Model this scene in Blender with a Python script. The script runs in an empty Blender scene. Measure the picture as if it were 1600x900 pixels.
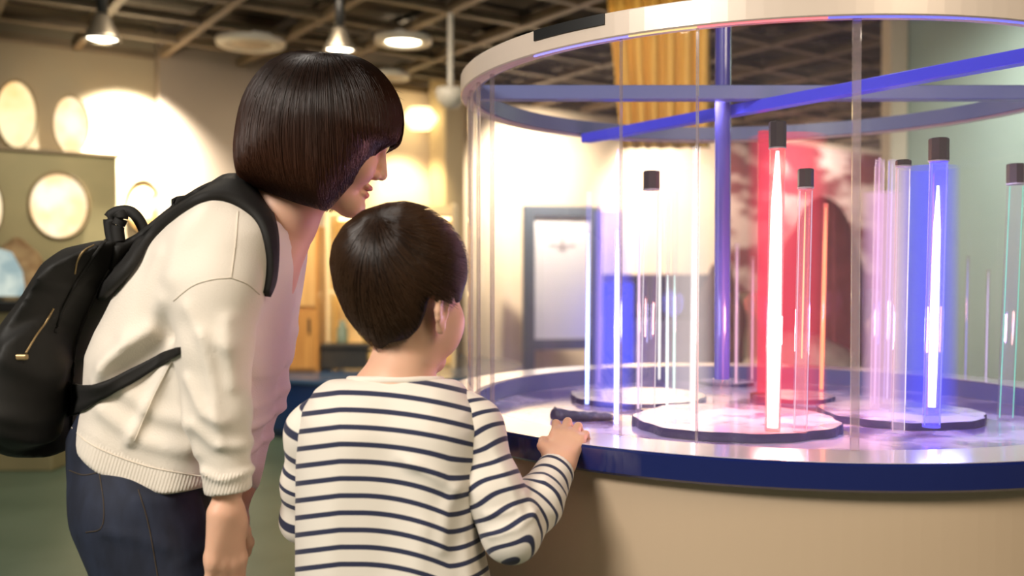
import bpy, math, random
import numpy as np
from mathutils import Vector, Matrix

random.seed(7); rng = np.random.default_rng(7)
C = bpy.context.scene.collection
SC = bpy.context.scene
# ---------------------------------------------------------------- camera
F = 1456.0; H = 1.11; PIT = 0.015; CW, CH = 1600.0, 900.0
cam = bpy.data.cameras.new('camera'); camo = bpy.data.objects.new('camera', cam); C.objects.link(camo)
camo.location = (0, 0, H); camo.rotation_euler = (math.pi / 2 - PIT, 0, 0)
cam.sensor_width = 36; cam.lens = F / CW * 36; cam.clip_start = .05; cam.clip_end = 60
cam.dof.use_dof = True; cam.dof.focus_distance = 1.5; cam.dof.aperture_fstop = 2.6
SC.camera = camo
SC.view_settings.view_transform = 'Standard'; SC.view_settings.look = 'None'
SC.view_settings.gamma = 1; SC.view_settings.use_curve_mapping = False
SC.view_settings.exposure = 0.42
SC.cycles.sample_clamp_indirect = 4; SC.cycles.max_bounces = 14; SC.cycles.transparent_max_bounces = 40
SC.cycles.diffuse_bounces = 3; SC.cycles.glossy_bounces = 4
SC.cycles.caustics_reflective = False; SC.cycles.caustics_refractive = False
SC.cycles.use_denoising = True
# ---------------------------------------------------------------- light
world = bpy.data.worlds.new('world'); SC.world = world; world.use_nodes = True
world.node_tree.nodes['Background'].inputs[0].default_value = (1, .86, .68, 1)
world.node_tree.nodes['Background'].inputs[1].default_value = .24


def area(name, loc, target, size, power, col, sy=None, spread=180):
    l = bpy.data.lights.new(name, 'AREA'); l.energy = power; l.color = col; l.size = size
    l.shape = 'RECTANGLE' if sy else 'DISK'; l.spread = math.radians(spread)
    if sy: l.size_y = sy
    o = bpy.data.objects.new(name, l); C.objects.link(o); o.location = loc
    o.rotation_euler = (Vector(target) - Vector(loc)).to_track_quat('-Z', 'Y').to_euler(); return o


def spot(name, loc, target, power, col, ang=60, blend=.6, rad=.04):
    l = bpy.data.lights.new(name, 'SPOT'); l.energy = power; l.color = col; l.spot_size = math.radians(ang)
    l.spot_blend = blend; l.shadow_soft_size = rad
    o = bpy.data.objects.new(name, l); C.objects.link(o); o.location = loc
    o.rotation_euler = (Vector(target) - Vector(loc)).to_track_quat('-Z', 'Y').to_euler(); return o


WARM = (1, .84, .64); NEUT = (1, .93, .84)
area('unseen_fill_behind_visitors', (-1.6, -.6, 2.7), (-.3, 1.5, .8), 1.1, 98, NEUT)  # this and the next three: unseen soft fills added at ceiling height
area('unseen_fill_right_of_visitors', (1.6, -.6, 2.7), (.7, 1.6, .6), 1.2, 30, WARM)
area('unseen_fill_over_visitors', (-.6, 1.9, 2.7), (-.6, 1.6, 0), .5, 4, NEUT)
area('unseen_fill_middle', (-1.2, 4.6, 2.72), (-1.2, 4.9, 0), 1.2, 40, WARM)

# ---------------------------------------------------------------- helpers


def W(px, py, d):
    """point at distance d in front of the camera plane that lands on that pixel"""
    u = (px - CW / 2) / F; v = (CH / 2 - py) / F
    c, s = math.cos(PIT), math.sin(PIT)
    y = c + v * s; z = v * c - s
    k = d / y
    return np.array([u * k, d, H + z * k])


def WZ(px, py, z):
    p = W(px, py, 1.0); k = (z - H) / (p[2] - H)
    return np.array([p[0] * k, k, z])


def link(name, me, mats=None, parent=None, smooth=True):
    o = bpy.data.objects.new(name, me); C.objects.link(o)
    if mats is not None:
        for m in (mats if isinstance(mats, (list, tuple)) else [mats]): me.materials.append(m)
    if parent is not None:
        o.parent = parent
        par = parent; loc = Vector((0, 0, 0))
        o.matrix_parent_inverse = world_of(parent).inverted()
    if smooth and len(me.polygons): me.polygons.foreach_set('use_smooth', [True] * len(me.polygons))
    return o


def world_of(o):
    m = Matrix.LocRotScale(o.location, o.rotation_euler, o.scale)
    if o.parent: m = world_of(o.parent) @ o.matrix_parent_inverse @ m
    return m


def tag(o, label=None, cat=None, group=None, kind=None):
    if label: o['label'] = label
    if cat: o['category'] = cat
    if group: o['group'] = group
    if kind: o['kind'] = kind
    return o


def empty(name, loc, label, cat, group=None):
    o = bpy.data.objects.new(name, None); C.objects.link(o); o.location = loc; o.empty_display_size = .05
    return tag(o, label, cat, group)


class MB:
    def __init__(s): s.v = []; s.f = []
    def add(s, v, f):
        n = len(s.v); s.v += [tuple(map(float, p)) for p in v]; s.f += [tuple(int(i) + n for i in q) for q in f]; return s
    def box(s, c, d, R=None):
        c = np.array(c, float); d = np.array(d, float) / 2
        vs = []
        for x in (-1, 1):
            for y in (-1, 1):
                for z in (-1, 1):
                    p = np.array((x, y, z)) * d
                    if R is not None: p = R @ p
                    vs.append(c + p)
        return s.add(vs, [(0, 1, 3, 2), (4, 6, 7, 5), (0, 4, 5, 1), (2, 3, 7, 6), (0, 2, 6, 4), (1, 5, 7, 3)])
    def lathe(s, c, prof, n=48, closed=False, a0=0, a1=2 * math.pi, sx=1, sy=1):
        """prof: list of (r, z); revolve about z at c"""
        full = abs(a1 - a0 - 2 * math.pi) < 1e-6
        m = n if full else n + 1
        vs = []; k = len(prof)
        for i in range(m):
            a = a0 + (a1 - a0) * i / n
            for r, z in prof: vs.append((c[0] + r * math.cos(a) * sx, c[1] + r * math.sin(a) * sy, c[2] + z))
        fs = []
        for i in range(n):
            j = (i + 1) % m
            for q in range(k if closed else k - 1):
                q2 = (q + 1) % k
                fs.append((i * k + q, j * k + q, j * k + q2, i * k + q2))
        if not full and closed:
            fs.append(tuple(range(k - 1, -1, -1))); fs.append(tuple((m - 1) * k + q for q in range(k)))
        return s.add(vs, fs)
    def tube(s, pts, r, n=8, cap=True):
        pts = [np.array(p, float) for p in pts]; N = len(pts)
        rr = r if hasattr(r, '__len__') else [r] * N
        up = np.array((0, 0, 1.)); vs = []
        for i, p in enumerate(pts):
            t = pts[min(i + 1, N - 1)] - pts[max(i - 1, 0)]; t /= np.linalg.norm(t) + 1e-12
            ref = up if abs(t @ up) < .95 else np.array((1., 0, 0))
            a = np.cross(t, ref); a /= np.linalg.norm(a); b = np.cross(t, a)
            for q in range(n):
                w = 2 * math.pi * q / n
                vs.append(p + rr[i] * (a * math.cos(w) + b * math.sin(w)))
        fs = [(i * n + q, i * n + (q + 1) % n, (i + 1) * n + (q + 1) % n, (i + 1) * n + q) for i in range(N - 1) for q in range(n)]
        if cap: fs += [tuple(range(n))[::-1], tuple((N - 1) * n + q for q in range(n))]
        return s.add(vs, fs)
    def prism(s, poly, d0, d1):
        """poly of 3d points extruded from +0 by vector"""
        n = len(poly); a = [np.array(p) + d0 for p in poly]; b = [np.array(p) + d1 for p in poly]
        return s.add(a + b, [tuple(range(n))[::-1], tuple(range(n, 2 * n))] + [(i, (i + 1) % n, n + (i + 1) % n, n + i) for i in range(n)])
    def mesh(s, name='m'):
        me = bpy.data.meshes.new(name); me.from_pydata(s.v, [], s.f); me.update()
        return me
    def build(s, name, mat, parent=None, smooth=False, bevel=0):
        me = s.mesh(name)
        import bmesh
        bm = bmesh.new(); bm.from_mesh(me); bmesh.ops.recalc_face_normals(bm, faces=bm.faces); bm.to_mesh(me); bm.free()
        o = link(name, me, mat, parent, smooth)
        if bevel:
            md = o.modifiers.new('bevel', 'BEVEL'); md.width = bevel; md.segments = 2; md.limit_method = 'ANGLE'
        elif smooth == 'auto': pass
        return o


# ---------------------------------------------------------------- materials
def mat(name, col=(.5, .5, .5), rough=.6, metal=0, spec=.5, coat=0, sheen=0, sss=0, ssc=(1, .3, .2), noise=None, bump=None, emit=None):
    m = bpy.data.materials.new(name); m.use_nodes = True; nt = m.node_tree; b = nt.nodes['Principled BSDF']
    b.inputs['Base Color'].default_value = (*col, 1); b.inputs['Roughness'].default_value = rough
    b.inputs['Metallic'].default_value = metal; b.inputs['Specular IOR Level'].default_value = spec
    b.inputs['Coat Weight'].default_value = coat; b.inputs['Sheen Weight'].default_value = sheen
    if sss:
        b.inputs['Subsurface Weight'].default_value = sss; b.inputs['Subsurface Radius'].default_value = ssc; b.inputs['Subsurface Scale'].default_value = .012
    tc = nt.nodes.new('ShaderNodeTexCoord')
    if noise:
        sc, c2, det, lo, hi = noise[:5]
        n = nt.nodes.new('ShaderNodeTexNoise'); n.inputs['Scale'].default_value = sc; n.inputs['Detail'].default_value = det
        if len(noise) > 5:
            mp = nt.nodes.new('ShaderNodeMapping'); mp.inputs['Scale'].default_value = noise[5]
            nt.links.new(tc.outputs['Object'], mp.inputs[0]); nt.links.new(mp.outputs[0], n.inputs['Vector'])
        else: nt.links.new(tc.outputs['Object'], n.inputs['Vector'])
        mr = nt.nodes.new('ShaderNodeMapRange'); mr.inputs[1].default_value = lo; mr.inputs[2].default_value = hi
        mx = nt.nodes.new('ShaderNodeMix'); mx.data_type = 'RGBA'
        mx.inputs[6].default_value = (*col, 1); mx.inputs[7].default_value = (*c2, 1)
        nt.links.new(n.outputs[0], mr.inputs[0]); nt.links.new(mr.outputs[0], mx.inputs[0]); nt.links.new(mx.outputs[2], b.inputs['Base Color'])
    if bump:
        sc, st, dist = bump[:3]
        n = nt.nodes.new('ShaderNodeTexNoise'); n.inputs['Scale'].default_value = sc; n.inputs['Detail'].default_value = 4
        if len(bump) > 3:
            mp = nt.nodes.new('ShaderNodeMapping'); mp.inputs['Scale'].default_value = bump[3]
            nt.links.new(tc.outputs['Object'], mp.inputs[0]); nt.links.new(mp.outputs[0], n.inputs['Vector'])
        else: nt.links.new(tc.outputs['Object'], n.inputs['Vector'])
        bp = nt.nodes.new('ShaderNodeBump'); bp.inputs['Strength'].default_value = st; bp.inputs['Distance'].default_value = dist
        nt.links.new(n.outputs[0], bp.inputs['Height']); nt.links.new(bp.outputs[0], b.inputs['Normal'])
    if emit:
        b.inputs['Emission Color'].default_value = (*emit[0], 1); b.inputs['Emission Strength'].default_value = emit[1]
    return m


def mat_emit(name, col, st):
    m = bpy.data.materials.new(name); m.use_nodes = True; nt = m.node_tree; nt.nodes.clear()
    e = nt.nodes.new('ShaderNodeEmission'); e.inputs[0].default_value = (*col, 1); e.inputs[1].default_value = st
    o = nt.nodes.new('ShaderNodeOutputMaterial'); nt.links.new(e.outputs[0], o.inputs[0]); return m


def mat_clear(name, tint=(1, 1, 1), refl=.05, haze=0, hazecol=(1, 1, 1), ior=1.45, rough=.02, glow=None, edge=1.0):
    """clear acrylic: sees through, mirrors at the edges, optionally a little milky; glow = light carried by an edge-lit piece"""
    m = bpy.data.materials.new(name); m.use_nodes = True; nt = m.node_tree; nt.nodes.clear()
    t = nt.nodes.new('ShaderNodeBsdfTransparent'); t.inputs[0].default_value = (*tint, 1)
    g = nt.nodes.new('ShaderNodeBsdfGlossy'); g.inputs['Roughness'].default_value = rough
    lw = nt.nodes.new('ShaderNodeLayerWeight'); lw.inputs[0].default_value = .5
    fr = nt.nodes.new('ShaderNodeMath'); fr.operation = 'POWER'; fr.inputs[1].default_value = 5; nt.links.new(lw.outputs['Facing'], fr.inputs[0])
    mm = nt.nodes.new('ShaderNodeMath'); mm.operation = 'MULTIPLY_ADD'; mm.inputs[1].default_value = edge; mm.inputs[2].default_value = refl; mm.use_clamp = True
    nt.links.new(fr.outputs[0], mm.inputs[0])
    mx = nt.nodes.new('ShaderNodeMixShader'); nt.links.new(mm.outputs[0], mx.inputs[0]); nt.links.new(t.outputs[0], mx.inputs[1]); nt.links.new(g.outputs[0], mx.inputs[2])
    last = mx
    if haze:
        d = nt.nodes.new('ShaderNodeBsdfDiffuse'); d.inputs[0].default_value = (*hazecol, 1)
        tl = nt.nodes.new('ShaderNodeBsdfTranslucent'); tl.inputs[0].default_value = (*hazecol, 1)
        a = nt.nodes.new('ShaderNodeMixShader'); a.inputs[0].default_value = .5
        nt.links.new(d.outputs[0], a.inputs[1]); nt.links.new(tl.outputs[0], a.inputs[2])
        h = nt.nodes.new('ShaderNodeMixShader'); h.inputs[0].default_value = haze
        nt.links.new(last.outputs[0], h.inputs[1]); nt.links.new(a.outputs[0], h.inputs[2]); last = h
    if glow:
        e = nt.nodes.new('ShaderNodeEmission'); e.inputs[0].default_value = (*glow[0], 1); e.inputs[1].default_value = glow[1]
        a = nt.nodes.new('ShaderNodeAddShader'); nt.links.new(last.outputs[0], a.inputs[0]); nt.links.new(e.outputs[0], a.inputs[1]); last = a
    o = nt.nodes.new('ShaderNodeOutputMaterial'); nt.links.new(last.outputs[0], o.inputs[0]); return m


# ---------------------------------------------------------------- distance-field modelling
def smin(a, b, k):
    if k <= 0: return np.minimum(a, b)
    h = np.maximum(k - np.abs(a - b), 0) / k
    return np.minimum(a, b) - h * h * k * .25


def smax(a, b, k): return -smin(-a, -b, k)


class Field:
    def __init__(s): s.p = []
    def _a(s, fn, lo, hi, k, op): s.p.append((fn, np.array(lo, float), np.array(hi, float), k, op)); return s
    def cone(s, a, b, ra, rb, k=.01, op='+', flat=None):
        a = np.array(a, float); b = np.array(b, float); ab = b - a; L = ab @ ab + 1e-12
        def fn(X, Y, Z):
            t = np.clip(((X - a[0]) * ab[0] + (Y - a[1]) * ab[1] + (Z - a[2]) * ab[2]) / L, 0, 1)
            return np.sqrt((X - a[0] - t * ab[0]) ** 2 + (Y - a[1] - t * ab[1]) ** 2 + (Z - a[2] - t * ab[2]) ** 2) - (ra + (rb - ra) * t)
        r = max(ra, rb)
        return s._a(fn, np.minimum(a, b) - r, np.maximum(a, b) + r, k, op)
    def chain(s, pts, rs, k=.01, k0=None):
        for i in range(len(pts) - 1): s.cone(pts[i], pts[i + 1], rs[i], rs[i + 1], (k0 if (i == 0 and k0 is not None) else k))
        return s
    def ell(s, c, r, R=None, k=.01, op='+'):
        c = np.array(c, float); r = np.array(r, float); Rt = np.eye(3) if R is None else np.array(R).T
        def fn(X, Y, Z):
            x, y, z = X - c[0], Y - c[1], Z - c[2]
            q = [Rt[i, 0] * x + Rt[i, 1] * y + Rt[i, 2] * z for i in range(3)]
            k0 = np.sqrt(sum((q[i] / r[i]) ** 2 for i in range(3))); k1 = np.sqrt(sum((q[i] / r[i] ** 2) ** 2 for i in range(3))) + 1e-9
            return k0 * (k0 - 1) / k1
        m = r.max()
        return s._a(fn, c - m, c + m, k, op)
    def pil(s, poly, yc, Wd, m, k=.01, op='+', off=0, lean=None):
        """pillow: outline in pixels at distance yc, given half depth and edge rounding"""
        P = np.array([W(x, y, yc)[[0, 2]] for x, y in poly])
        # draw the outline in by what the rounded near side adds to the silhouette
        T = np.roll(P, -1, 0) - np.roll(P, 1, 0); N = np.stack([T[:, 1], -T[:, 0]], 1); N /= np.linalg.norm(N, axis=1, keepdims=True)
        ar = (P[:, 0] * np.roll(P[:, 1], -1) - np.roll(P[:, 0], -1) * P[:, 1]).sum(); N *= 1 if ar > 0 else -1
        best = np.zeros(len(P)); C0 = P - np.array([0, H])
        for th in np.linspace(-1.3, 1.3, 27):
            q = (C0 - N * m * (1 - math.cos(th))) * (yc / (yc + Wd * math.sin(th))); best = np.maximum(best, ((q - C0) * N).sum(1))
        P = P - N * best[:, None]
        def fn(X, Y, Z):
            d = None; sgn = None
            n = len(P); d = 1e9; ins = False
            sg = np.ones(np.broadcast(X, Z).shape)
            for i in range(n):
                a = P[i]; b = P[(i + 1) % n]; e = b - a
                wx = X - a[0]; wz = Z - a[1]
                t = np.clip((wx * e[0] + wz * e[1]) / (e @ e), 0, 1)
                d = np.minimum(d, (wx - e[0] * t) ** 2 + (wz - e[1] * t) ** 2)
                c1 = Z >= a[1]; c2 = Z < b[1]; c3 = e[0] * wz > e[1] * wx
                allt = c1 & c2 & c3; allf = (~c1) & (~c2) & (~c3)
                sg = np.where(allt | allf, -sg, sg)
            d2 = np.sqrt(d) * sg
            q = np.maximum(d2 + m, 0)
            y0 = yc if lean is None else yc + lean(X, Z)
            yy = np.abs(Y - y0) * (m / Wd)
            return (np.sqrt(q * q + yy * yy) - m) * min(1, Wd / m) - off
        lo = np.array([P[:, 0].min(), yc - Wd * 1.3, P[:, 1].min()]); hi = np.array([P[:, 0].max(), yc + Wd * 1.3, P[:, 1].max()])
        return s._a(fn, lo, hi, k, op)
    def fn(s, f, lo, hi, k=0, op='+'): return s._a(f, lo, hi, k, op)
    def apply(s, d, fn, k, op, X, Y, Z):
        if op == 'd': return d + fn(X, Y, Z)        # displacement
        v = fn(X, Y, Z)
        if op == '+': return smin(d, v, k)
        if op == '-': return smax(d, -v, k)
        return smax(d, v, k)
    def ev(s, P):
        X, Y, Z = P[..., 0], P[..., 1], P[..., 2]; d = np.full(X.shape, .3)
        for fn, lo, hi, k, op in s.p: d = s.apply(d, fn, k, op, X, Y, Z)
        return d
    def grid(s, xs, ys, zs):
        D = np.full((len(xs), len(ys), len(zs)), .08, np.float32)
        for fn, lo, hi, k, op in s.p:
            mg = k + .03
            i0, i1 = np.searchsorted(xs, [lo[0] - mg, hi[0] + mg]); j0, j1 = np.searchsorted(ys, [lo[1] - mg, hi[1] + mg]); k0, k1 = np.searchsorted(zs, [lo[2] - mg, hi[2] + mg])
            if i1 <= i0 or j1 <= j0 or k1 <= k0: continue
            X = xs[i0:i1, None, None].astype(np.float32); Y = ys[None, j0:j1, None].astype(np.float32); Z = zs[None, None, k0:k1].astype(np.float32)
            D[i0:i1, j0:j1, k0:k1] = s.apply(D[i0:i1, j0:j1, k0:k1], fn, k, op, X, Y, Z)
        return D
    def bounds(s):
        ps = [p for p in s.p if p[4] == '+']
        return np.min([p[1] for p in ps], 0) - .02, np.max([p[2] for p in ps], 0) + .02


def axis(lo, hi, h, zones=()):
    """coordinates from lo to hi at step h, finer in zones [(a, b, step)]"""
    out = [lo]
    while out[-1] < hi:
        st = h
        for a, b, q in zones:
            if a <= out[-1] <= b: st = min(st, q)
        out.append(out[-1] + st)
    return np.array(out)


def nets(D, xs, ys, zs):
    S = D < 0
    cs = [(i, j, k) for i in (0, 1) for j in (0, 1) for k in (0, 1)]
    nx, ny, nz = D.shape
    cnt = sum(S[i:nx - 1 + i, j:ny - 1 + j, k:nz - 1 + k].astype(np.int8) for i, j, k in cs)
    act = (cnt > 0) & (cnt < 8)
    I, J, K = np.nonzero(act); idx = np.full(act.shape, -1, np.int32); idx[I, J, K] = np.arange(len(I))
    val = {c: D[I + c[0], J + c[1], K + c[2]].astype(float) for c in cs}
    pos = {c: np.stack([xs[I + c[0]], ys[J + c[1]], zs[K + c[2]]], 1) for c in cs}
    acc = np.zeros((len(I), 3)); n = np.zeros(len(I))
    for a in cs:
        for ax in range(3):
            if a[ax]: continue
            b = list(a); b[ax] = 1; b = tuple(b)
            va, vb = val[a], val[b]; cr = (va < 0) != (vb < 0)
            t = np.where(cr, va / np.where(cr, va - vb, 1), 0)
            acc += np.where(cr[:, None], pos[a] + t[:, None] * (pos[b] - pos[a]), 0); n += cr
    V = acc / n[:, None]
    Fs = []
    for ax in range(3):
        o = [0, 0, 0]; o[ax] = 1
        A = S[:nx - o[0], :ny - o[1], :nz - o[2]]; B = S[o[0]:, o[1]:, o[2]:]
        e = A != B
        u, v = [q for q in range(3) if q != ax]
        i = np.array(np.nonzero(e)); ok = (i[u] > 0) & (i[v] > 0) & (i[u] < D.shape[u] - 1) & (i[v] < D.shape[v] - 1); i = i[:, ok]
        flip = A[tuple(i)]
        q = []
        for du, dv in ((1, 1), (0, 1), (0, 0), (1, 0)):
            w = i.copy(); w[u] -= du; w[v] -= dv; q.append(idx[tuple(w)])
        q = np.stack(q, 1)
        if ax == 1: flip = ~flip
        q = np.where(flip[:, None], q, q[:, ::-1]); Fs.append(q)
    return V, np.concatenate(Fs)


def smooth_v(V, Fq, it=1, lam=.5):
    E = np.concatenate([Fq[:, [0, 1]], Fq[:, [1, 2]], Fq[:, [2, 3]], Fq[:, [3, 0]]])
    n = len(V); deg = np.bincount(E.ravel(), minlength=n)[:, None]
    for _ in range(it):
        for l in (lam, -lam * 1.03):
            A = np.stack([np.bincount(E[:, 0], V[E[:, 1], c], n) + np.bincount(E[:, 1], V[E[:, 0], c], n) for c in range(3)], 1)
            V = V + l * (A / np.maximum(deg, 1) - V)
    return V


def np_mesh(name, V, Fq):
    me = bpy.data.meshes.new(name); n = len(Fq); k = Fq.shape[1]
    me.vertices.add(len(V)); me.vertices.foreach_set('co', np.ascontiguousarray(V, np.float32).ravel())
    me.loops.add(n * k); me.loops.foreach_set('vertex_index', np.ascontiguousarray(Fq, np.int32).ravel())
    me.polygons.add(n); me.polygons.foreach_set('loop_start', np.arange(0, n * k, k, dtype=np.int32))
    me.update(calc_edges=True); me.validate(); return me


def field_obj(name, fld, h, mat_, parent=None, zx=(), zy=(), zz=(), sm=2, attrs=None, lo=None, hi=None):
    l, u = fld.bounds()
    if lo is not None: l = np.maximum(l, lo)
    if hi is not None: u = np.minimum(u, hi)
    xs, ys, zs = axis(l[0], u[0], h, zx), axis(l[1], u[1], h, zy), axis(l[2], u[2], h, zz)
    D = fld.grid(xs, ys, zs)
    D[0] = D[-1] = .05; D[:, 0] = D[:, -1] = .05; D[:, :, 0] = D[:, :, -1] = .05
    V, Fq = nets(D, xs, ys, zs)
    # keep only the largest connected piece
    lab = np.arange(len(V))
    for _ in range(400):
        m = lab[Fq].min(1); new = lab.copy(); np.minimum.at(new, Fq.ravel(), np.repeat(m, 4)); new = new[new]
        if (new == lab).all(): break
        lab = new
    u_, c_ = np.unique(lab, return_counts=True); big = u_[c_.argmax()]
    keep = lab == big; mp = np.cumsum(keep) - 1; Fq = mp[Fq[keep[Fq[:, 0]]]]; V = V[keep]
    V = smooth_v(V, Fq, sm)
    me = np_mesh(name, V, Fq)
    if attrs:
        for an, fn in attrs.items():
            r = fn(V)
            if r.ndim == 1:
                a = me.attributes.new(an, 'FLOAT', 'POINT'); a.data.foreach_set('value', r.astype(np.float32))
            else:
                a = me.attributes.new(an, 'FLOAT_COLOR', 'POINT'); a.data.foreach_set('color', np.concatenate([r, np.ones((len(r), 1))], 1).astype(np.float32).ravel())
    return link(name, me, mat_, parent)


def march(fld, pts, d0, d1, off=.001, n=260):
    """points on the surface of a field seen through pixels pts (nearest grazing point where the ray misses)"""
    pts = np.array(pts, float)
    base = np.array([W(x, y, 1.0) for x, y in pts]); base[:, 2] -= H
    t = np.linspace(d0, d1, n); P = base[:, None, :] * t[None, :, None]; P[..., 2] += H
    D = fld.ev(P); out = []
    for i in range(len(pts)):
        neg = np.nonzero(D[i] < off)[0]
        j = neg[0] if len(neg) else D[i].argmin()
        if len(neg) and j > 0:
            a, b = D[i, j - 1] - off, D[i, j] - off; f = a / (a - b + 1e-12); out.append(P[i, j - 1] + f * (P[i, j] - P[i, j - 1]))
        else: out.append(P[i, j])
    return np.array(out)


def resample(pl, n, smooth=True):
    pl = np.array(pl, float)
    if smooth and len(pl) > 2:
        # catmull-rom
        q = np.concatenate([[2 * pl[0] - pl[1]], pl, [2 * pl[-1] - pl[-2]]]); out = []
        for i in range(1, len(q) - 2):
            for t in np.linspace(0, 1, 12, endpoint=False):
                a, b, c, d = q[i - 1:i + 3]
                out.append(.5 * ((2 * b) + (-a + c) * t + (2 * a - 5 * b + 4 * c - d) * t * t + (-a + 3 * b - 3 * c + d) * t ** 3))
        out.append(pl[-1]); pl = np.array(out)
    L = np.concatenate([[0], np.cumsum(np.linalg.norm(np.diff(pl, axis=0), axis=1))])
    s = np.linspace(0, L[-1], n)
    return np.stack([np.interp(s, L, pl[:, c]) for c in range(pl.shape[1])], 1)


def strap(name, fld, e1, e2, d0, d1, mat_, parent, th=.006, n=40, off=.001, w=5, sm=3):
    """flat webbing lying on a surface between two pixel edges"""
    a = resample(e1, n); b = resample(e2, n); rows = []
    for i in range(w):
        t = i / (w - 1); rows.append(a + (b - a) * t)
    P = march(fld, np.concatenate(rows), d0, d1, off).reshape(w, n, 3)
    for _ in range(sm):
        P[:, 1:-1] = P[:, 1:-1] * .5 + .25 * (P[:, :-2] + P[:, 2:])
    g = np.gradient(P, axis=1); s = np.gradient(P, axis=0); N = np.cross(g, s); N /= np.linalg.norm(N, axis=2, keepdims=True) + 1e-9
    view = P - np.array([0, 0, H]); fl = np.sign((N * view).sum(2, keepdims=True)).mean(); N *= -fl if fl else 1
    T = P + N * th; B = P - N * .002
    V = np.concatenate([T.reshape(-1, 3), B.reshape(-1, 3)]); k = w * n; fs = []
    id_ = lambda i, j, o=0: o * k + i * n + j
    for i in range(w - 1):
        for j in range(n - 1):
            fs.append((id_(i, j), id_(i + 1, j), id_(i + 1, j + 1), id_(i, j + 1))); fs.append((id_(i, j, 1), id_(i, j + 1, 1), id_(i + 1, j + 1, 1), id_(i + 1, j, 1)))
    for j in range(n - 1):
        fs.append((id_(0, j), id_(0, j + 1), id_(0, j + 1, 1), id_(0, j, 1))); fs.append((id_(w - 1, j), id_(w - 1, j, 1), id_(w - 1, j + 1, 1), id_(w - 1, j + 1)))
    for i in range(w - 1):
        fs.append((id_(i, 0), id_(i, 0, 1), id_(i + 1, 0, 1), id_(i + 1, 0))); fs.append((id_(i, n - 1), id_(i + 1, n - 1), id_(i + 1, n - 1, 1), id_(i, n - 1, 1)))
    mb = MB(); mb.add(V, fs); return mb.build(name, mat_, parent, smooth=True)


def seam(name, fld, pl, d0, d1, mat_, parent, r=.0012, n=40, off=.0003):
    P = march(fld, resample(pl, n), d0, d1, off)
    P[1:-1] = P[1:-1] * .5 + .25 * (P[:-2] + P[2:])
    return MB().tube(P, r, 6).build(name, mat_, parent, smooth=True)


def folds(lst):
    """displacement from folds [(pixel polyline, depth, amplitude, width)] on the near side"""
    segs = []
    for pl, yd, amp, sg in lst:
        Q = [W(x, y, yd)[[0, 2]] for x, y in pl]
        segs.append((Q, amp, sg))
    def fn(X, Y, Z):
        out = 0
        for Q, amp, sg in segs:
            d = 1e9
            for a, b in zip(Q[:-1], Q[1:]):
                e = b - a; t = np.clip(((X - a[0]) * e[0] + (Z - a[1]) * e[1]) / (e @ e), 0, 1)
                d = np.minimum(d, (X - a[0] - e[0] * t) ** 2 + (Z - a[1] - e[1] * t) ** 2)
            out = out - amp * np.exp(-d / (2 * sg * sg))
        return out + 0 * Y
    return fn
# ================================================================ SETTING
d1 = np.array([-.566, .824, 0]); d2 = np.array([.824, .566, 0]); ZC = 2.78
W0 = np.array([-3.68, 6.7, 0])                      # the long wall passes here, along d2
nrm = np.array([.566, -.824, 0])                    # its face looks this way
RW = np.array([[d2[0], -d1[0], 0], [d2[1], -d1[1], 0], [0, 0, 1.]]).T.T
RW = np.stack([d2, -nrm, np.array([0, 0, 1.])], 1)   # local x along the wall, local y into it


def tw(px):
    u = (px - 800) / F
    return (u * W0[1] - W0[0]) / (d2[0] - u * d2[1])


def wallpt(px, z=0, out=0):
    """point on the long wall (moved out from it by 'out') seen at column px"""
    b = W0 + nrm * out; u = (px - 800) / F; t = (u * b[1] - b[0]) / (d2[0] - u * d2[1]); p = b + d2 * t
    return np.array([p[0], p[1], z])


def zof(py, d): return W(800, py, d)[2]


def structure(o): o['kind'] = 'structure'; return o


m_floor = mat('green_vinyl', (.075, .12, .085), .35, noise=(3, (.10, .15, .11), 3, .35, .65), bump=(60, .05, .002))
m_wallA = mat('painted_taupe_wall', (.34, .28, .19), .8, noise=(2, (.31, .25, .17), 3, .3, .7), bump=(90, .08, .002))
m_wallB = mat('painted_grey_brown_wall', (.28, .225, .18), .8, noise=(2, (.25, .20, .16), 3, .3, .7), bump=(90, .08, .002))
m_wallC = mat('cream_wall', (.86, .72, .55), .8, noise=(1.2, (.74, .60, .46), 4, .35, .65), bump=(60, .08, .002))
m_green = mat('sage_partition', (.44, .55, .46), .7, noise=(1.6, (.50, .60, .51), 3, .3, .7), bump=(80, .06, .002))
m_black = mat('black_void', (.012, .010, .009), .9, noise=(2.2, (.05, .036, .022), 4, .45, .75))
m_grid = mat('tan_ceiling_runner', (.155, .11, .068), .55, noise=(8, (.22, .16, .10), 3, .3, .7))
m_tile = mat('brown_ceiling_mesh', (.035, .025, .015), .8, noise=(14, (.07, .05, .03), 5, .4, .7, (1, 6, 1)))

structure(MB().box((0, 5, -.05), (22, 26, .1)).build('floor', m_floor))
structure(MB().box((0, 5, 3.45), (22, 26, .1)).build('ceiling', m_black))


def wall_seg(name, p0, p1, m, h=3.4, th=.14, ang=None):
    """p0, p1 on the visible face; thickness goes behind"""
    t = (p1 - p0); L = np.linalg.norm(t); t = t / L; n = np.array([-t[1], t[0], 0]); c = (p0 + p1) / 2 + n * th / 2
    R = np.stack([t, n, np.array([0, 0, 1.])], 1)
    return structure(MB().box((c[0], c[1], h / 2), (L, th, h), R).build(name, m))


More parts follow.
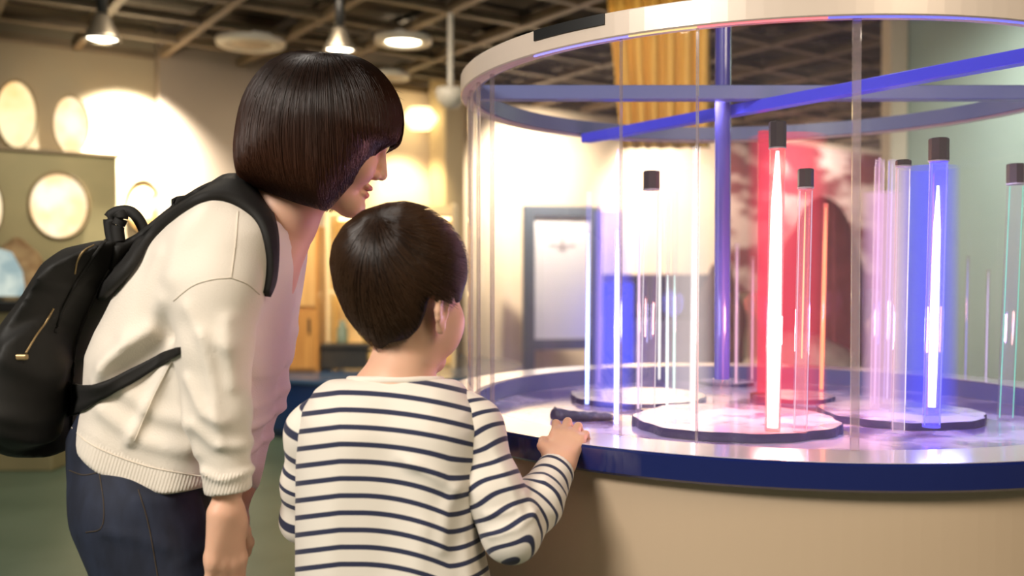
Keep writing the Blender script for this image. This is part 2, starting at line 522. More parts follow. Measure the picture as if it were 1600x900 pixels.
wall_seg('wall_left', wallpt(249) - d2 * 9, wallpt(249), m_wallA)
wall_seg('wall_middle', wallpt(250, 0, .12), wallpt(480, 0, .12), m_wallB, th=.26)
wall_seg('wall_back', wallpt(480), wallpt(1620), m_wallC)
gp = W(1412, 428, 6.0); gp[2] = 0
wall_seg('wall_right', gp, gp - d1 * 4.2, m_green)
structure(MB().box((gp[0] - .06, gp[1] + .02, 1.7), (.11, .16, 3.4)).build('trim_1', mat('cream_trim', (.8, .68, .5), .6, bump=(30, .1, .002)), bevel=.01))
structure(MB().box((wallpt(698, 0, .25)[0], wallpt(698, 0, .25)[1], 1.7), (.2, .3, 3.4), RW).build('trim_2', mat('beige_column_paint', (.62, .50, .32), .7, bump=(60, .08, .002)), bevel=.01))

# open-cell ceiling: runners of a 0.6 m grid, mesh tiles lying above it
g = MB(); g2 = MB()
o0 = wallpt(250) - d2 * 3.0
for i in range(-2, 26):                              # runners coming towards the camera
    a = o0 + d2 * .6 * i; L = 8.0; c = a - d1 * (L / 2)
    if 1: g.box((c[0], c[1], ZC + .03), (.055, L, .06), np.stack([d2, d1, np.array([0, 0, 1.])], 1))
for j in range(0, 14):
    a = o0 + d2 * 7 - d1 * (.6 * j + .02)
    g.box((a[0], a[1], ZC + .032), (17, .04, .056), np.stack([d2, d1, np.array([0, 0, 1.])], 1))
tag(g.build('ceiling_grid', m_grid), kind='structure')
tiles = MB(); rr = random.Random(3)
for i in range(-2, 25):
    for j in range(0, 13):
        c = o0 + d2 * (.6 * i + .3) - d1 * (.6 * j + .32)
        if rr.random() < .62:
            tiles.box((c[0], c[1], ZC + .10 + rr.random() * .05), (.55, .55, .012), np.stack([d2, d1, np.array([0, 0, 1.])], 1))
tag(tiles.build('ceiling_tiles', m_tile), kind='structure')
m_foil = mat('grey_duct_foil', (.42, .38, .36), .35, metal=.7, bump=(6, .9, .06))
for q, (x, y, dd, ln, r, ang) in enumerate([(1230, 60, 5.2, 2.4, .16, .15), (1330, 150, 7.6, 3.4, .17, .1), (1010, 30, 6.0, 2.0, .1, .6)]):
    c = W(x, y, dd); c[2] = 3.16
    mb = MB(); pts = []
    for i in range(25):
        t = (i / 24 - .5) * ln; pts.append(c + np.array([math.cos(ang) * t, math.sin(ang) * t, .02 * math.sin(i * 1.3)]))
    mb.tube(pts, [r * (1 + .04 * (i % 2)) for i in range(25)], 20)
    tag(mb.build('air_duct', m_foil, smooth=True), ['ribbed grey foil air duct above the near ceiling grid', 'ribbed grey foil air duct above the far ceiling grid, seen through the glass case', 'thin grey foil air duct crossing above the grid, beside the amber banner'][q], 'air duct')

# round ceiling fixtures
m_white = mat('white_plastic', (.75, .7, .6), .4); m_lamp = mat_emit('lamp_lens', (1, .88, .66), 9.0); m_dim = mat('frosted_lens_unlit', (.55, .45, .33), .5)
m_softlamp = mat_emit('soft_lamp_lens', (1, .80, .55), 2.2)
m_blk = mat('black_metal', (.01, .01, .01), .45)


def round_fixture(px, py, r, lit, label):
    d = F * (ZC - H) / (428 - py); c = W(px, py, d); c[2] = ZC
    e = empty('ceiling_light', tuple(c), label, 'ceiling light')
    MB().lathe(c, [(r * .62, -.02), (r * .7, -.035), (r, -.03), (r * 1.03, -.005), (r, .02), (r * .62, .02)], 40, True).build('housing_ring', m_white, e, smooth=True)
    MB().lathe(c, [(0.001, -.03), (r * .3, -.028), (r * .6, -.02), (r * .62, 0), (.001, .01)], 40).build('lens', m_lamp if lit else m_dim, e, smooth=True)
    return e


round_fixture(392, 66, .24, False, 'round unlit ceiling light with a pale ring, left of the black-haired woman\'s head')
round_fixture(630, 62, .20, True, 'bright round ceiling light right above the woman\'s fringe')
round_fixture(610, 118, .16, False, 'small dim round ceiling fixture, farthest away of the three')


def track_spot(px, py, d, label, aim, drop):
    c = W(px, py, d); e = empty('spotlight', tuple(c), label, 'spotlight', 'black stemmed spotlights')
    top = np.array([c[0], c[1], ZC + .05])
    MB().tube([top, c + np.array([0, 0, .10])], .028, 12).build('stem', m_blk, e, smooth=True)
    MB().lathe(c, [(.03, .12), (.045, .10), (.062, .05), (.088, .005), (.094, -.015), (.090, -.02), (.082, -.012), (.05, .04), (.03, .05)], 32, True).build('lamp_head', mat('brushed_lamp_shell', (.32, .28, .22), .3, metal=.8), e, smooth=True)
    MB().lathe(c, [(.001, -.020), (.05, -.016), (.080, -.004), (.08, .0), (.001, .004)], 32).build('bulb_face', m_lamp, e, smooth=True)
    if aim is not None: spot('spot_beam', tuple(c + np.array([0, 0, -.05])), aim, drop * .45, (1, .85, .6), 70, .8)


track_spot(160, 58, 4.9, 'lit spotlight on a black stem at the far left of the ceiling', tuple(wallpt(200, 1.9)), 260)
track_spot(531, 75, 5.4, 'lit spotlight just above the top of the woman\'s hair', tuple(wallpt(560, 1.5)), 170)
# white dome camera beside the case
c = W(704, 150, 6.0)
e = empty('dome_lamp', tuple(c), 'white dome lamp hanging just left of the top ring of the glass case', 'lamp')
MB().lathe(c, [(.001, -.085), (.05, -.07), (.085, -.03), (.1, .03), (.08, .05), (.001, .06)], 28).build('dome', m_white, e, smooth=True)
MB().tube([c + np.array([0, 0, .05]), np.array([c[0], c[1], ZC + .05])], .02, 10).build('stem', m_white, e)

# hidden wall-washers of the display (real lamps on the ceiling, aimed at the wall)
spot('wall_wash_spot', tuple(wallpt(204, 2.62, .5)), tuple(wallpt(200, 1.75)), 950, (1, .92, .76), 100, 1)
spot('wall_wash_spot', tuple(wallpt(640, 2.5, .6)), tuple(wallpt(640, 1.6)), 130, (1, .78, .42), 60, .8)
spot('wall_wash_spot', tuple(wallpt(850, 2.7, .9)), tuple(wallpt(850, 1.7)), 330, (1, .86, .66), 100, .8)
spot('wall_wash_spot', tuple(wallpt(1080, 2.7, 1.2)), tuple(wallpt(1080, 1.2)), 420, (1, .84, .66), 100, .8)
spot('wall_wash_spot', tuple(wallpt(1280, 2.7, 1.2)), tuple(wallpt(1300, 1.2)), 420, (1, .84, .74), 100, .8)
spot('wall_wash_spot', (2.6, 4.2, 2.7), (3.4, 4.9, 1.6), 110, (.95, 1, .95), 120, .9)
spot('cabinet_fill_spot', (W(480, 100, 5.6)[0], 5.5, 2.7), (W(500, 100, 6.8)[0], 6.8, .9), 130, WARM, 60, .8)  # unseen spot added to brighten the orange cabinet


def disc(px, py, rx, ry, out, name, label, cat, fm, lm, rim=.10, dep=.07):
    """domed oval light box on the long wall"""
    p = wallpt(px, 0, out); d = p[1]; p[2] = zof(py, d); a = rx / F / ((d2[0] * p[1] - p[0] * d2[1]) / p[1] ** 2); b = ry / F * d
    e = empty(name, tuple(p), label, cat)
    R = np.stack([d2, -nrm, np.array([0, 0, 1.])], 1)
    def ring(prof, n=44):
        mb = MB(); vs = []; k = len(prof)
        for i in range(n):
            t = 2 * math.pi * i / n
            for r, o in prof: vs.append(p + d2 * (a * r * math.cos(t)) + np.array([0, 0, b * r * math.sin(t)]) + nrm * o)
        fs = [(i * k + q, ((i + 1) % n) * k + q, ((i + 1) % n) * k + q + 1, i * k + q + 1) for i in range(n) for q in range(k - 1)]
        return mb.add(vs, fs)
    ring([(1.0, -.0), (1.0 + rim, 0), (1.0 + rim, dep), (1.0, dep), (.98, dep * .3)]).build('frame', fm, e, smooth=True)
    ring([(.001, dep * .8), (.4, dep * .72), (.8, dep * .5), (1.0, dep * .2), (1.0, 0.0)]).build('glowing_face', lm, e, smooth=True)
    return e


def mottled_emit(name, c1, c2, st, sc):
    m = bpy.data.materials.new(name); m.use_nodes = True; nt = m.node_tree; nt.nodes.clear()
    tc = nt.nodes.new('ShaderNodeTexCoord'); n = nt.nodes.new('ShaderNodeTexNoise'); n.inputs['Scale'].default_value = sc; n.inputs['Detail'].default_value = 5
    nt.links.new(tc.outputs['Object'], n.inputs['Vector'])
    r = nt.nodes.new('ShaderNodeValToRGB'); r.color_ramp.elements[0].position = .38; r.color_ramp.elements[1].position = .62
    r.color_ramp.elements[0].color = (*c1, 1); r.color_ramp.elements[1].color = (*c2, 1); nt.links.new(n.outputs[0], r.inputs[0])
    e = nt.nodes.new('ShaderNodeEmission'); e.inputs[1].default_value = st; nt.links.new(r.outputs[0], e.inputs[0])
    o = nt.nodes.new('ShaderNodeOutputMaterial'); nt.links.new(e.outputs[0], o.inputs[0]); return m


m_frame = mat('brown_frame', (.16, .11, .05), .5)
m_glowA = mottled_emit('backlit_yellow', (1, .60, .24), (1, .80, .46), 1.05, 3)
m_glowB = mottled_emit('backlit_cream', (1, .66, .34), (1, .88, .62), 1.15, 5)
m_glowC = mottled_emit('backlit_pale_blue', (.32, .42, .42), (.8, .85, .72), .8, 6)
disc(27, 180, 31, 52, .02, 'wall_lamp', 'glowing yellow oval wall lamp at the far left, above the olive panel', 'wall lamp', m_frame, m_glowA, .03)
disc(112, 196, 28, 44, .02, 'wall_lamp', 'smaller glowing oval wall lamp next to the white wash of light', 'wall lamp', m_frame, m_glowB, .03)
# olive exhibit panel with a round lit window
pc = wallpt(60, 0, .30); m_olive = mat('olive_panel', (.20, .175, .085), .6, noise=(3, (.26, .22, .11), 3, .3, .7))
pl = tw(-60); x0 = wallpt(-140, 0, .3); x1 = wallpt(180, 0, .3); c = (x0 + x1) / 2; L = np.linalg.norm(x1 - x0); zt = zof(243, wallpt(90, 0, .3)[1])
e = empty('exhibit_panel', (c[0], c[1], 0), 'olive green exhibit panel standing against the left wall', 'exhibit panel')
MB().box((c[0], c[1], zt / 2), (L, .18, zt), RW).build('board', m_olive, e, bevel=.01)
MB().box((c[0] - nrm[0] * -.02, c[1] + nrm[1] * .02, zt + .012), (L + .04, .24, .024), RW).build('cap', m_frame, e, bevel=.004)
disc(93, 321, 45, 49, .39, 'round_window', 'round glowing cream window set in the olive exhibit panel', 'lit window', m_frame, m_glowB, .09, .03)
disc(-22, 325, 26, 46, .39, 'round_window', 'second round window at the left picture edge in the olive panel', 'lit window', m_frame, m_glowB, .09, .03)
disc(222, 322, 26, 40, .02, 'rock_relief', 'yellow lit rock relief on the wall under the white wash of light', 'wall relief', m_frame, mat('yellow_rock', (.8, .6, .3), .8, noise=(9, (.45, .3, .12), 6, .4, .6), bump=(12, .8, .05)), .03, .06)
# small mound with pale-blue picture, on a black plinth
p = W(20, 470, 5.4)
e = empty('rock_mound', (p[0], p[1], 0), 'brown rock mound with a pale blue lit picture, at the left edge behind the backpack', 'exhibit')
zb = p[2]
MB().box((p[0], p[1], zb / 2 - .03), (.62, .36, zb - .06)).build('plinth', m_olive, e, bevel=.01)
MB().box((p[0], p[1], zb - .03), (.66, .40, .06)).build('plinth_top', m_blk, e, bevel=.008)
fl = Field(); fl.ell((p[0], p[1] + .05, zb), (.17, .12, .36), k=.03); fl.ell((p[0] + .1, p[1] + .02, zb), (.1, .12, .16), k=.03); fl.fn(lambda X, Y, Z: zb - Z, (p[0] - .4, p[1] - .3, zb - .1), (p[0] + .4, p[1] + .3, zb + .5), 0, 'x')
fl.fn(lambda X, Y, Z: .012 * np.sin(40 * X + 20 * Z) * np.sin(31 * Z + 17 * Y), (p[0] - .4, p[1] - .3, zb - .1), (p[0] + .4, p[1] + .3, zb + .5), 0, 'd')
field_obj('mound', fl, .012, mat('brown_rock', (.22, .13, .06), .8, noise=(12, (.35, .24, .12), 5, .4, .6)), e)
mb = MB(); fl2 = [(-.10, .03), (.12, .03), (.10, .17), (.04, .28), (-.03, .30), (-.10, .18)]
mb.prism([np.array([p[0] + a, p[1] - .12 , zb + b]) for a, b in fl2], np.array([0, -.01, 0]), np.array([0, .04, 0])); mb.build('picture', m_glowC, e)

# orange wooden cabinet, lit shelves, navy curved plinth (left of the case)
m_wood = mat('orange_maple', (.62, .30, .07), .45, noise=(4, (.48, .21, .045), 5, .35, .65, (9, 9, .6)), coat=.2)
m_navy = mat('navy_laminate', (.012, .035, .13), .25, coat=.4)
pc = W(560, 660, 6.5)
e = empty('round_plinth', (pc[0], 7.0, 0), 'low round navy plinth standing on the green floor under the wooden cabinet', 'plinth')
PR = 1.02
MB().lathe((pc[0] + .12, 7.08, 0), [(.001, .0), (PR - .06, .0), (PR - .06, .05), (PR, .06), (PR, .38), (.001, .38)], 80).build('drum', m_navy, e, smooth=False)
MB().lathe((pc[0] + .12, 7.08, .38), [(.001, .0), (PR + .015, .0), (PR + .02, .015), (PR + .015, .035), (.001, .035)], 80).build('top_slab', mat('blue_grey_edge', (.05, .10, .2), .3, coat=.3), e, smooth=False)
cb = W(462, 500, 6.75)
e = empty('wooden_cabinet', (cb[0], cb[1], .415), 'orange wooden cabinet on the navy plinth, left of the lit shelves', 'cabinet')
zt = zof(352, 6.6)
MB().box((cb[0], cb[1], (zt + .415) / 2), (.40, .34, zt - .415)).build('body', m_wood, e, bevel=.006)
zm = zof(482, 6.6)
MB().box((cb[0] - .0, cb[1] - .178, (.43 + zm) / 2), (.36, .02, zm - .45)).build('door', m_wood, e, bevel=.004)
MB().box((cb[0] + .0, cb[1] - .178, (zt + zm) / 2), (.36, .02, zt - zm - .03)).build('door', mat('pale_maple', (.75, .45, .16), .4, noise=(4, (.62, .33, .1), 5, .35, .65, (9, 9, .6))), e, bevel=.004)
MB().box((cb[0] + .14, cb[1] - .198, zm - .12), (.015, .02, .1)).build('handle', m_blk, e, bevel=.003)
# open shelf unit with a warm strip light
sx0, sx1 = W(512, 500, 6.9)[0], W(712, 500, 6.9)[0]; zt = zof(318, 6.9); scx = (sx0 + sx1) / 2
e = empty('shelf_unit', (scx, 7.0, .415), 'open cream shelf unit with warm strip lights behind the boy\'s head', 'shelf unit')
m_cream = mat('cream_laminate', (.85, .66, .36), .45); m_strip = mat_emit('warm_strip', (1, .72, .34), 5.0)
MB().box((scx, 7.16, (zt + .415) / 2), (sx1 - sx0, .03, zt - .415)).build('back_panel', m_cream, e)
MB().box((sx0 + .015, 7.0, (zt + .415) / 2), (.03, .34, zt - .415)).build('side_panel', m_cream, e)
MB().box((sx1 - .015, 7.0, (zt + .415) / 2), (.03, .34, zt - .415)).build('side_panel', m_cream, e)
shz = [zof(y, 6.9) for y in (592, 548, 455, 335)]
for z in shz: MB().box((scx, 7.0, z), (sx1 - sx0 - .061, .32, .028)).build('shelf', m_cream, e, bevel=.003)
for z in shz[1:]: MB().box((scx, 7.08, z - .024), (sx1 - sx0 - .1, .02, .018)).build('strip_light', m_strip, e)
items = [('specimen_jar', (.12, .10, .06), 'dark'), ('specimen_jar', (.42, .30, .10), 'amber'), ('specimen_jar', (.2, .26, .2), 'green')]
k = 0
for si, z in enumerate(shz[:3]):
    for q in range(4 if si else 2):
        x = sx0 + .09 + q * .19 + .02 * rr.random(); h = [.14, .26, .3][si] * (.7 + .3 * rr.random()); r = .035 + .015 * rr.random()
        nm, colr, w_ = items[(k * 2 + si) % 3]; k += 1
        o = MB().lathe((x, 6.93, z + .014), [(.001, 0), (r, 0), (r * 1.05, h * .3), (r, h * .7), (r * .55, h * .85), (r * .6, h), (.001, h)], 20).build('specimen_jar', mat('jar_glaze_' + w_, colr, .25), smooth=True)
        tag(o, f"{w_} specimen jar on the {['lowest', 'second', 'third'][si]} shelf, {['nearest the wooden cabinet', 'second from the wooden cabinet', 'third from the wooden cabinet', 'farthest from the wooden cabinet'][q]}", 'jar', 'specimen jars on the lit shelves')
o = MB().box((W(542, 560, 6.8)[0], 6.72, .415 + .09), (.34, .12, .15)).box((W(542, 560, 6.8)[0], 6.72, .415 + .18), (.38, .16, .03)).build('display_box', mat('black_display_box', (.02, .018, .015), .5, noise=(5, (.04, .03, .02), 3, .4, .6)), bevel=.004)
tag(o, 'low black display box on the navy plinth beside the wooden cabinet', 'display box')
p = wallpt(657, 0, .2); p[2] = zof(185, p[1])
e = empty('wall_lamp', tuple(p), 'warm glowing wall lamp right of the woman\'s fringe', 'wall lamp')
MB().lathe(p, [(.001, -.10), (.09, -.10), (.16, .0), (.10, .09), (.001, .1)], 28).build('shade', mat_emit('warm_shade', (1, .74, .34), 2.6), e, smooth=True)
MB().tube([p + np.array([0, 0, .02]), p - nrm * .2 + np.array([0, 0, .02])], .02, 8).build('bracket', m_frame, e)

# things beyond the case -----------------------------------------------------
# poster board with blue-grey frame
p = wallpt(878, 0, .6); dd = p[1]; z0, z1 = zof(602, dd), zof(322, dd)
wd = 116 / F * dd / .93
e = empty('poster_board', (p[0], p[1], 0), 'tall white poster board in a blue-grey frame behind the left part of the glass case', 'poster board')
m_bg = mat('blue_grey_frame', (.11, .135, .18), .4)
RP = np.stack([np.array([.97, .24, 0]), np.array([-.24, .97, 0]), np.array([0, 0, 1.])], 1)
for s in (-1, 1):
    q = p + RP @ np.array([s * (wd / 2 - .05), 0, 0]); MB().box((q[0], q[1], z1 / 2), (.11, .06, z1), RP).build('frame_post', m_bg, e, bevel=.006)
MB().box((p[0], p[1], z1 - .05), (wd - .21, .06, .1), RP).build('frame_rail', m_bg, e, bevel=.004)
zl = zof(538, dd)
MB().box((p[0], p[1], zl), (wd - .21, .06, .1), RP).build('frame_rail', m_bg, e, bevel=.004)
MB().box((p[0], p[1], (z1 + zl) / 2), (wd - .21, .02, z1 - zl - .11), RP).build('sheet', mat('white_poster', (.92, .90, .95), .5), e)
mk = MB()
q = p + RP @ np.array([.0, -.0115, 0]); zc_ = zof(383, dd)
mk.box((q[0], q[1], zc_), (.26, .003, .018), RP).box((q[0], q[1], zc_), (.03, .003, .12), RP).box((q[0], q[1], zc_ - .035), (.1, .003, .014), RP)
mk.build('printed_mark', mat('grey_ink', (.5, .45, .5), .6), e)
# navy counter
p0 = W(948, 445, 8.9); p1 = W(1120, 445, 8.9); c = (p0 + p1) / 2; zc_ = p0[2]
e = empty('counter', (c[0], 9.0, 0), 'dark navy counter against the back wall', 'counter')
MB().box((c[0], 9.0, zc_ / 2 - .1), (p1[0] - p0[0], .4, zc_ - .2)).build('body', mat('mauve_front', (.42, .32, .44), .5, noise=(2.5, (.62, .52, .6), 4, .35, .65)), e)
MB().box((c[0], 8.98, zc_ - .11), (p1[0] - p0[0] + .04, .46, .42)).build('navy_fascia', mat('navy_fascia', (.02, .02, .09), .4), e, bevel=.01)
bc = W(966, 520, 8.5)
o = MB().box((bc[0], 8.55, zof(442, 8.5) / 2), (.26, .2, zof(442, 8.5))).build('blue_glow_column', mat('blue_self_glow', (.02, .04, .6), .3, emit=((.02, .06, 1), .9)), bevel=.01)  # blue drum whose lit look is put into the colour as glow
tag(o, 'square blue column with painted-in glow standing in front of the navy counter', 'column')
# amber banner
bd = 5.6; m_amber = mat('amber_cloth', (.80, .46, .09), .6, noise=(5, (.60, .33, .06), 3, .3, .7, (6, 6, .4)))
a = W(948, 60, bd); b = W(1108, 60, bd); zb = zof(232, bd); mb = MB(); n = 60; vs = []
for i in range(n + 1):
    t = i / n
    for j, z in enumerate(np.linspace(zb, ZC, 8)):
        sh = .05 * (1 - j / 7) * (0.5 - t) * 1.2
        vs.append((a[0] + (b[0] - a[0]) * t + (0.09 * (1 - j / 7) if t < .5 else 0) * (1 - 2 * t), bd + .03 * math.sin(t * 38), z))
fs = [(i * 8 + j, (i + 1) * 8 + j, (i + 1) * 8 + j + 1, i * 8 + j + 1) for i in range(n) for j in range(7)]
o = mb.add(vs, fs).build('hanging_banner', m_amber, smooth=True); md = o.modifiers.new('solid', 'SOLIDIFY'); md.thickness = .006
tag(o, 'amber pleated cloth banner hanging from the ceiling beyond the glass case', 'banner')
spot('banner_spot', (W(1030, 100, 4.6)[0], 4.5, 2.7), (W(1030, 100, 5.6)[0], 5.6, 2.2), 25, WARM, 80, .8)
mp0, mp1 = wallpt(1135, 0, .35), wallpt(1420, 0, .35); mc = (mp0 + mp1) / 2; mz0, mz1 = .9, zof(232, mc[1])
m_mural = mat('maroon_cream_mural', (.55, .40, .36), .7, noise=(1.5, (.16, .035, .04), 6, .44, .56, (.8, .8, 2.2)))
tag(MB().box((mc[0], mc[1], (mz0 + mz1) / 2), (np.linalg.norm(mp1 - mp0), .06, mz1 - mz0), RW).build('wall_mural', m_mural, bevel=.01), 'mottled maroon and cream mural panel on the wall behind the red boulder', 'mural')
# red boulder screen and pale rocks
m_redrock = mat('dark_red_rock', (.26, .018, .03), .6, noise=(3, (.45, .06, .07), 4, .35, .65), bump=(7, .5, .04))
m_pale = mat('pale_rock', (.82, .68, .64), .7, noise=(4, (.5, .32, .34), 5, .45, .65), bump=(7, .5, .04))


def rock(name, px, py, d, rx, ry, rz, m, label, seed, cat='rock'):
    c = W(px, py, d); fl = Field(); r = np.random.default_rng(seed)
    c[2] = rz * .8
    fl.ell(c, (rx, ry, rz), k=.05)
    for _ in range(7):
        v = r.normal(size=3); v /= np.linalg.norm(v); fl.ell(c + v * np.array([rx, ry, rz]) * .62, np.array([rx, ry, rz]) * r.uniform(.3, .5), k=.12)
    lo = c - 3; hi = c + 3
    fl.fn(lambda X, Y, Z: .02 * np.sin(9 * X + 3 * Z) * np.sin(11 * Z + 5 * Y), lo, hi, 0, 'd')
    fl.fn(lambda X, Y, Z: .002 - Z, lo, hi, 0, 'x')
    return tag(field_obj(name, fl, .04, m, sm=3), label, cat)


rock('red_boulder', 1282, 400, 8.2, .40, .3, .95, m_redrock, 'tall rounded dark red boulder', 1)
rock('pale_boulder', 1260, 480, 7.2, .38, .28, .36, m_pale, 'pale boulder low in front of the dark red boulder', 2)
rock('pale_boulder', 1385, 480, 8.6, .24, .24, .42, m_pale, 'pale boulder right of the dark red boulder, nearer the sage partition', 3)
rock('brown_boulder', 1128, 440, 8.2, .18, .2, .68, mat('brown_boulder', (.16, .05, .05), .8, noise=(4, (.3, .14, .12), 4, .4, .6)), 'brown boulder just behind the blue centre post', 4)
# ================================================================ GLASS CASE
CX, CY, RG, RO = .545, 1.995, .640, .728
ZR = .85; ZF = .81; ZT = 1.4815
case = empty('display_case', (CX, CY, 0), 'large round glass display case with navy rim on a beige drum', 'display case')
m_rim = mat('navy_gloss_rim', (.008, .016, .11), .12, spec=.7, coat=1.0)
m_rim.node_tree.nodes['Principled BSDF'].inputs['Coat Roughness'].default_value = .16
m_base = mat('beige_laminate', (.58, .44, .30), .45, noise=(1.5, (.54, .40, .27), 2, .3, .7))
m_ring = mat('cream_enamel_ring', (.72, .60, .50), .3, metal=.15, coat=.3)
m_lav = mat('lavender_inner_lip', (.08, .10, .24), .25, coat=.4)
cc = (CX, CY, 0); NS = 160
MB().lathe(cc, [(.001, 0), (.70, 0), (.70, ZR - .042), (.001, ZR - .042)], NS).build('drum', m_base, case)
MB().lathe(cc, [(.705, 0), (.705, .09), (.701, .09), (.701, 0)], NS, True).build('kick_plate', m_blk, case)
MB().lathe(cc, [(RG - .012, ZR - .04), (RO - .004, ZR - .04), (RO, ZR - .036), (RO, ZR - .003), (RO - .003, ZR), (RG - .012, ZR)], NS, True).build('rim', m_rim, case)
MB().lathe(cc, [(RG - .0125, ZF), (RG - .0125, ZR - .001), (RG - .02, ZR - .001), (RG - .02, ZF)], NS, True).build('inner_lip', m_lav, case)
m_cfloor = mat('marbled_case_floor', (.50, .42, .60), .12, noise=(6, (.12, .09, .22), 9, .47, .58), coat=.4)
MB().lathe(cc, [(.001, 0), (RG - .021, 0), (RG - .021, -.02), (.001, -.02)], NS).build('case_floor', m_cfloor, case).location = (0, 0, ZF)
m_glass = mat_clear('clear_acrylic', (.975, .98, .99), .04, .03, (1, .93, .95), 1.35, .03, edge=.6)
MB().lathe(cc, [(RG, ZR + .0015), (RG, ZT + .002)], NS).build('glass_wall', m_glass, case, smooth=True)
m_rtop = mat('pale_reflection_gloss', (.62, .56, .66), .16, coat=.6)  # pale base colour stands in for the bright wall mirrored in the rim
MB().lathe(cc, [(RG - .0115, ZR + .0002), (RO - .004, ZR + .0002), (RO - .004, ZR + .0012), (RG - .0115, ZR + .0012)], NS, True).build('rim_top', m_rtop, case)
# seams where the acrylic sheets meet; the leftmost stands in for bright edge streaks
m_seam_or_streak = mat_clear('acrylic_edge_or_streak', (.90, .88, .90), .18, .12, (1, .88, .78), 1.5, .08)
for sx, w_ in ((1338, .006), (968, .0015), (1088, .0018), (722, .006)):
    u = (sx - 800) / F
    # near intersection of the ray with the circle
    A = 1 + u * u; B = -2 * (u * CX + CY); Cc = CX ** 2 + CY ** 2 - RG ** 2; D_ = B * B - 4 * A * Cc
    y = (-B - math.sqrt(max(D_, 0))) / (2 * A); x = u * y; an = math.atan2(y - CY, x - CX)
    q = MB().lathe(cc, [(RG - .007, ZR + .0015), (RG - .001, ZR + .0015), (RG - .001, ZT), (RG - .007, ZT)], 3, True, an - w_ / RG, an + w_ / RG)
    q.build('glass_joint_or_streak', m_seam_or_streak, case)
for an0 in (3.30, 3.42, 3.55):  # added strips imitating bright refraction streaks along the left glass edge
    MB().lathe(cc, [(RG - .007, ZR + .0015), (RG - .001, ZR + .0015), (RG - .001, ZT), (RG - .007, ZT)], 3, True, an0, an0 + .014).build('glass_joint_or_streak', m_seam_or_streak, case)
MB().lathe(cc, [(RG - .012, ZT), (RG + .012, ZT), (RG + .014, ZT + .002), (RG + .014, ZT + .038), (RG + .012, ZT + .04), (RG - .012, ZT + .04)], NS, True).build('top_ring', m_ring, case)
m_inner = mat('blue_grey_inner_band', (.10, .13, .24), .35)
MB().lathe(cc, [(RG - .022, ZT + .004), (RG - .0125, ZT + .004), (RG - .0125, ZT + .039), (RG - .022, ZT + .039)], NS, True).build('inner_band', m_inner, case)
# thin colour-changing light strip under the ring
def strip(a0, a1, col, st, nm):
    return MB().lathe(cc, [(RG + .006, ZT - .002), (RG + .009, ZT - .002), (RG + .009, ZT - .0002), (RG + .006, ZT - .0002)], 24, True, a0, a1).build('ring_light', mat_emit(nm, col, st), case)
ang = lambda px: (lambda u: (lambda y: math.atan2(y - CY, u * y - CX))((lambda A, B, D: (-B - math.sqrt(max(B * B - 4 * A * D, 0))) / (2 * A))(1 + u * u, -2 * (u * CX + CY), CX ** 2 + CY ** 2 - RG ** 2)))((px - 800) / F)
strip(ang(840), ang(985), (.25, .22, 1), 1.6, 'violet_strip'); strip(ang(985), ang(1090), (1, .72, .3), .9, 'amber_strip')
strip(ang(1090), ang(1290), (1, .18, .2), 1.4, 'red_strip'); strip(ang(1290), ang(1640), (.16, .16, 1), 1.3, 'blue_strip')
# dark strip on the outer face of the ring
MB().lathe(cc, [(RG + .0145, ZT + .022), (RG + .0165, ZT + .022), (RG + .0165, ZT + .0395), (RG + .0145, ZT + .0395)], 24, True, ang(845), ang(952)).build('dark_strip', m_blk, case)
# cross bars carrying the ring
m_bar = mat('blue_cross_bar', (.10, .13, .30), .35, coat=.3); m_bar2 = mat('blue_glow_cross_bar', (.045, .05, .62), .3, coat=.3, emit=((.05, .06, 1), .10))  # diagonal bar's faint glow stands in for blue light falling on it


def bar(pxa, pya, pxb, pyb, m, w=.035, h=.03, name='cross_bar'):
    a = WZ(pxa, pya, ZT + .018); b = WZ(pxb, pyb, ZT + .018); dr = (b - a); dr /= np.linalg.norm(dr)
    # run it out to the ring on both sides
    def hit(p, v):
        q = p[:2] - np.array([CX, CY]); B = 2 * q @ v[:2]; D = q @ q - (RG - .023) ** 2; s = math.sqrt(max(B * B - 4 * D, 0)); return (-B - s) / 2, (-B + s) / 2
    t0, t1 = hit(a, dr); p, q = a + dr * t0, a + dr * t1; c = (p + q) / 2; n = np.array([-dr[1], dr[0], 0])
    return MB().box(c, (np.linalg.norm(q - p), w, h), np.stack([dr, n, np.array([0, 0, 1.])], 1)).build(name, m, case, bevel=.002)


bar(800, 146, 1560, 146, m_bar)
b2 = bar(960, 192, 1560, 72, m_bar2, .03, .024); b2.location.z -= .0265
o = b2
# floor islands
m_itop = mat('pale_island_top', (.66, .58, .70), .08, noise=(9, (.24, .18, .34), 9, .48, .60), coat=.5); m_iside = mat('dark_slate_edge', (.04, .035, .11), .35, bump=(40, .6, .006))


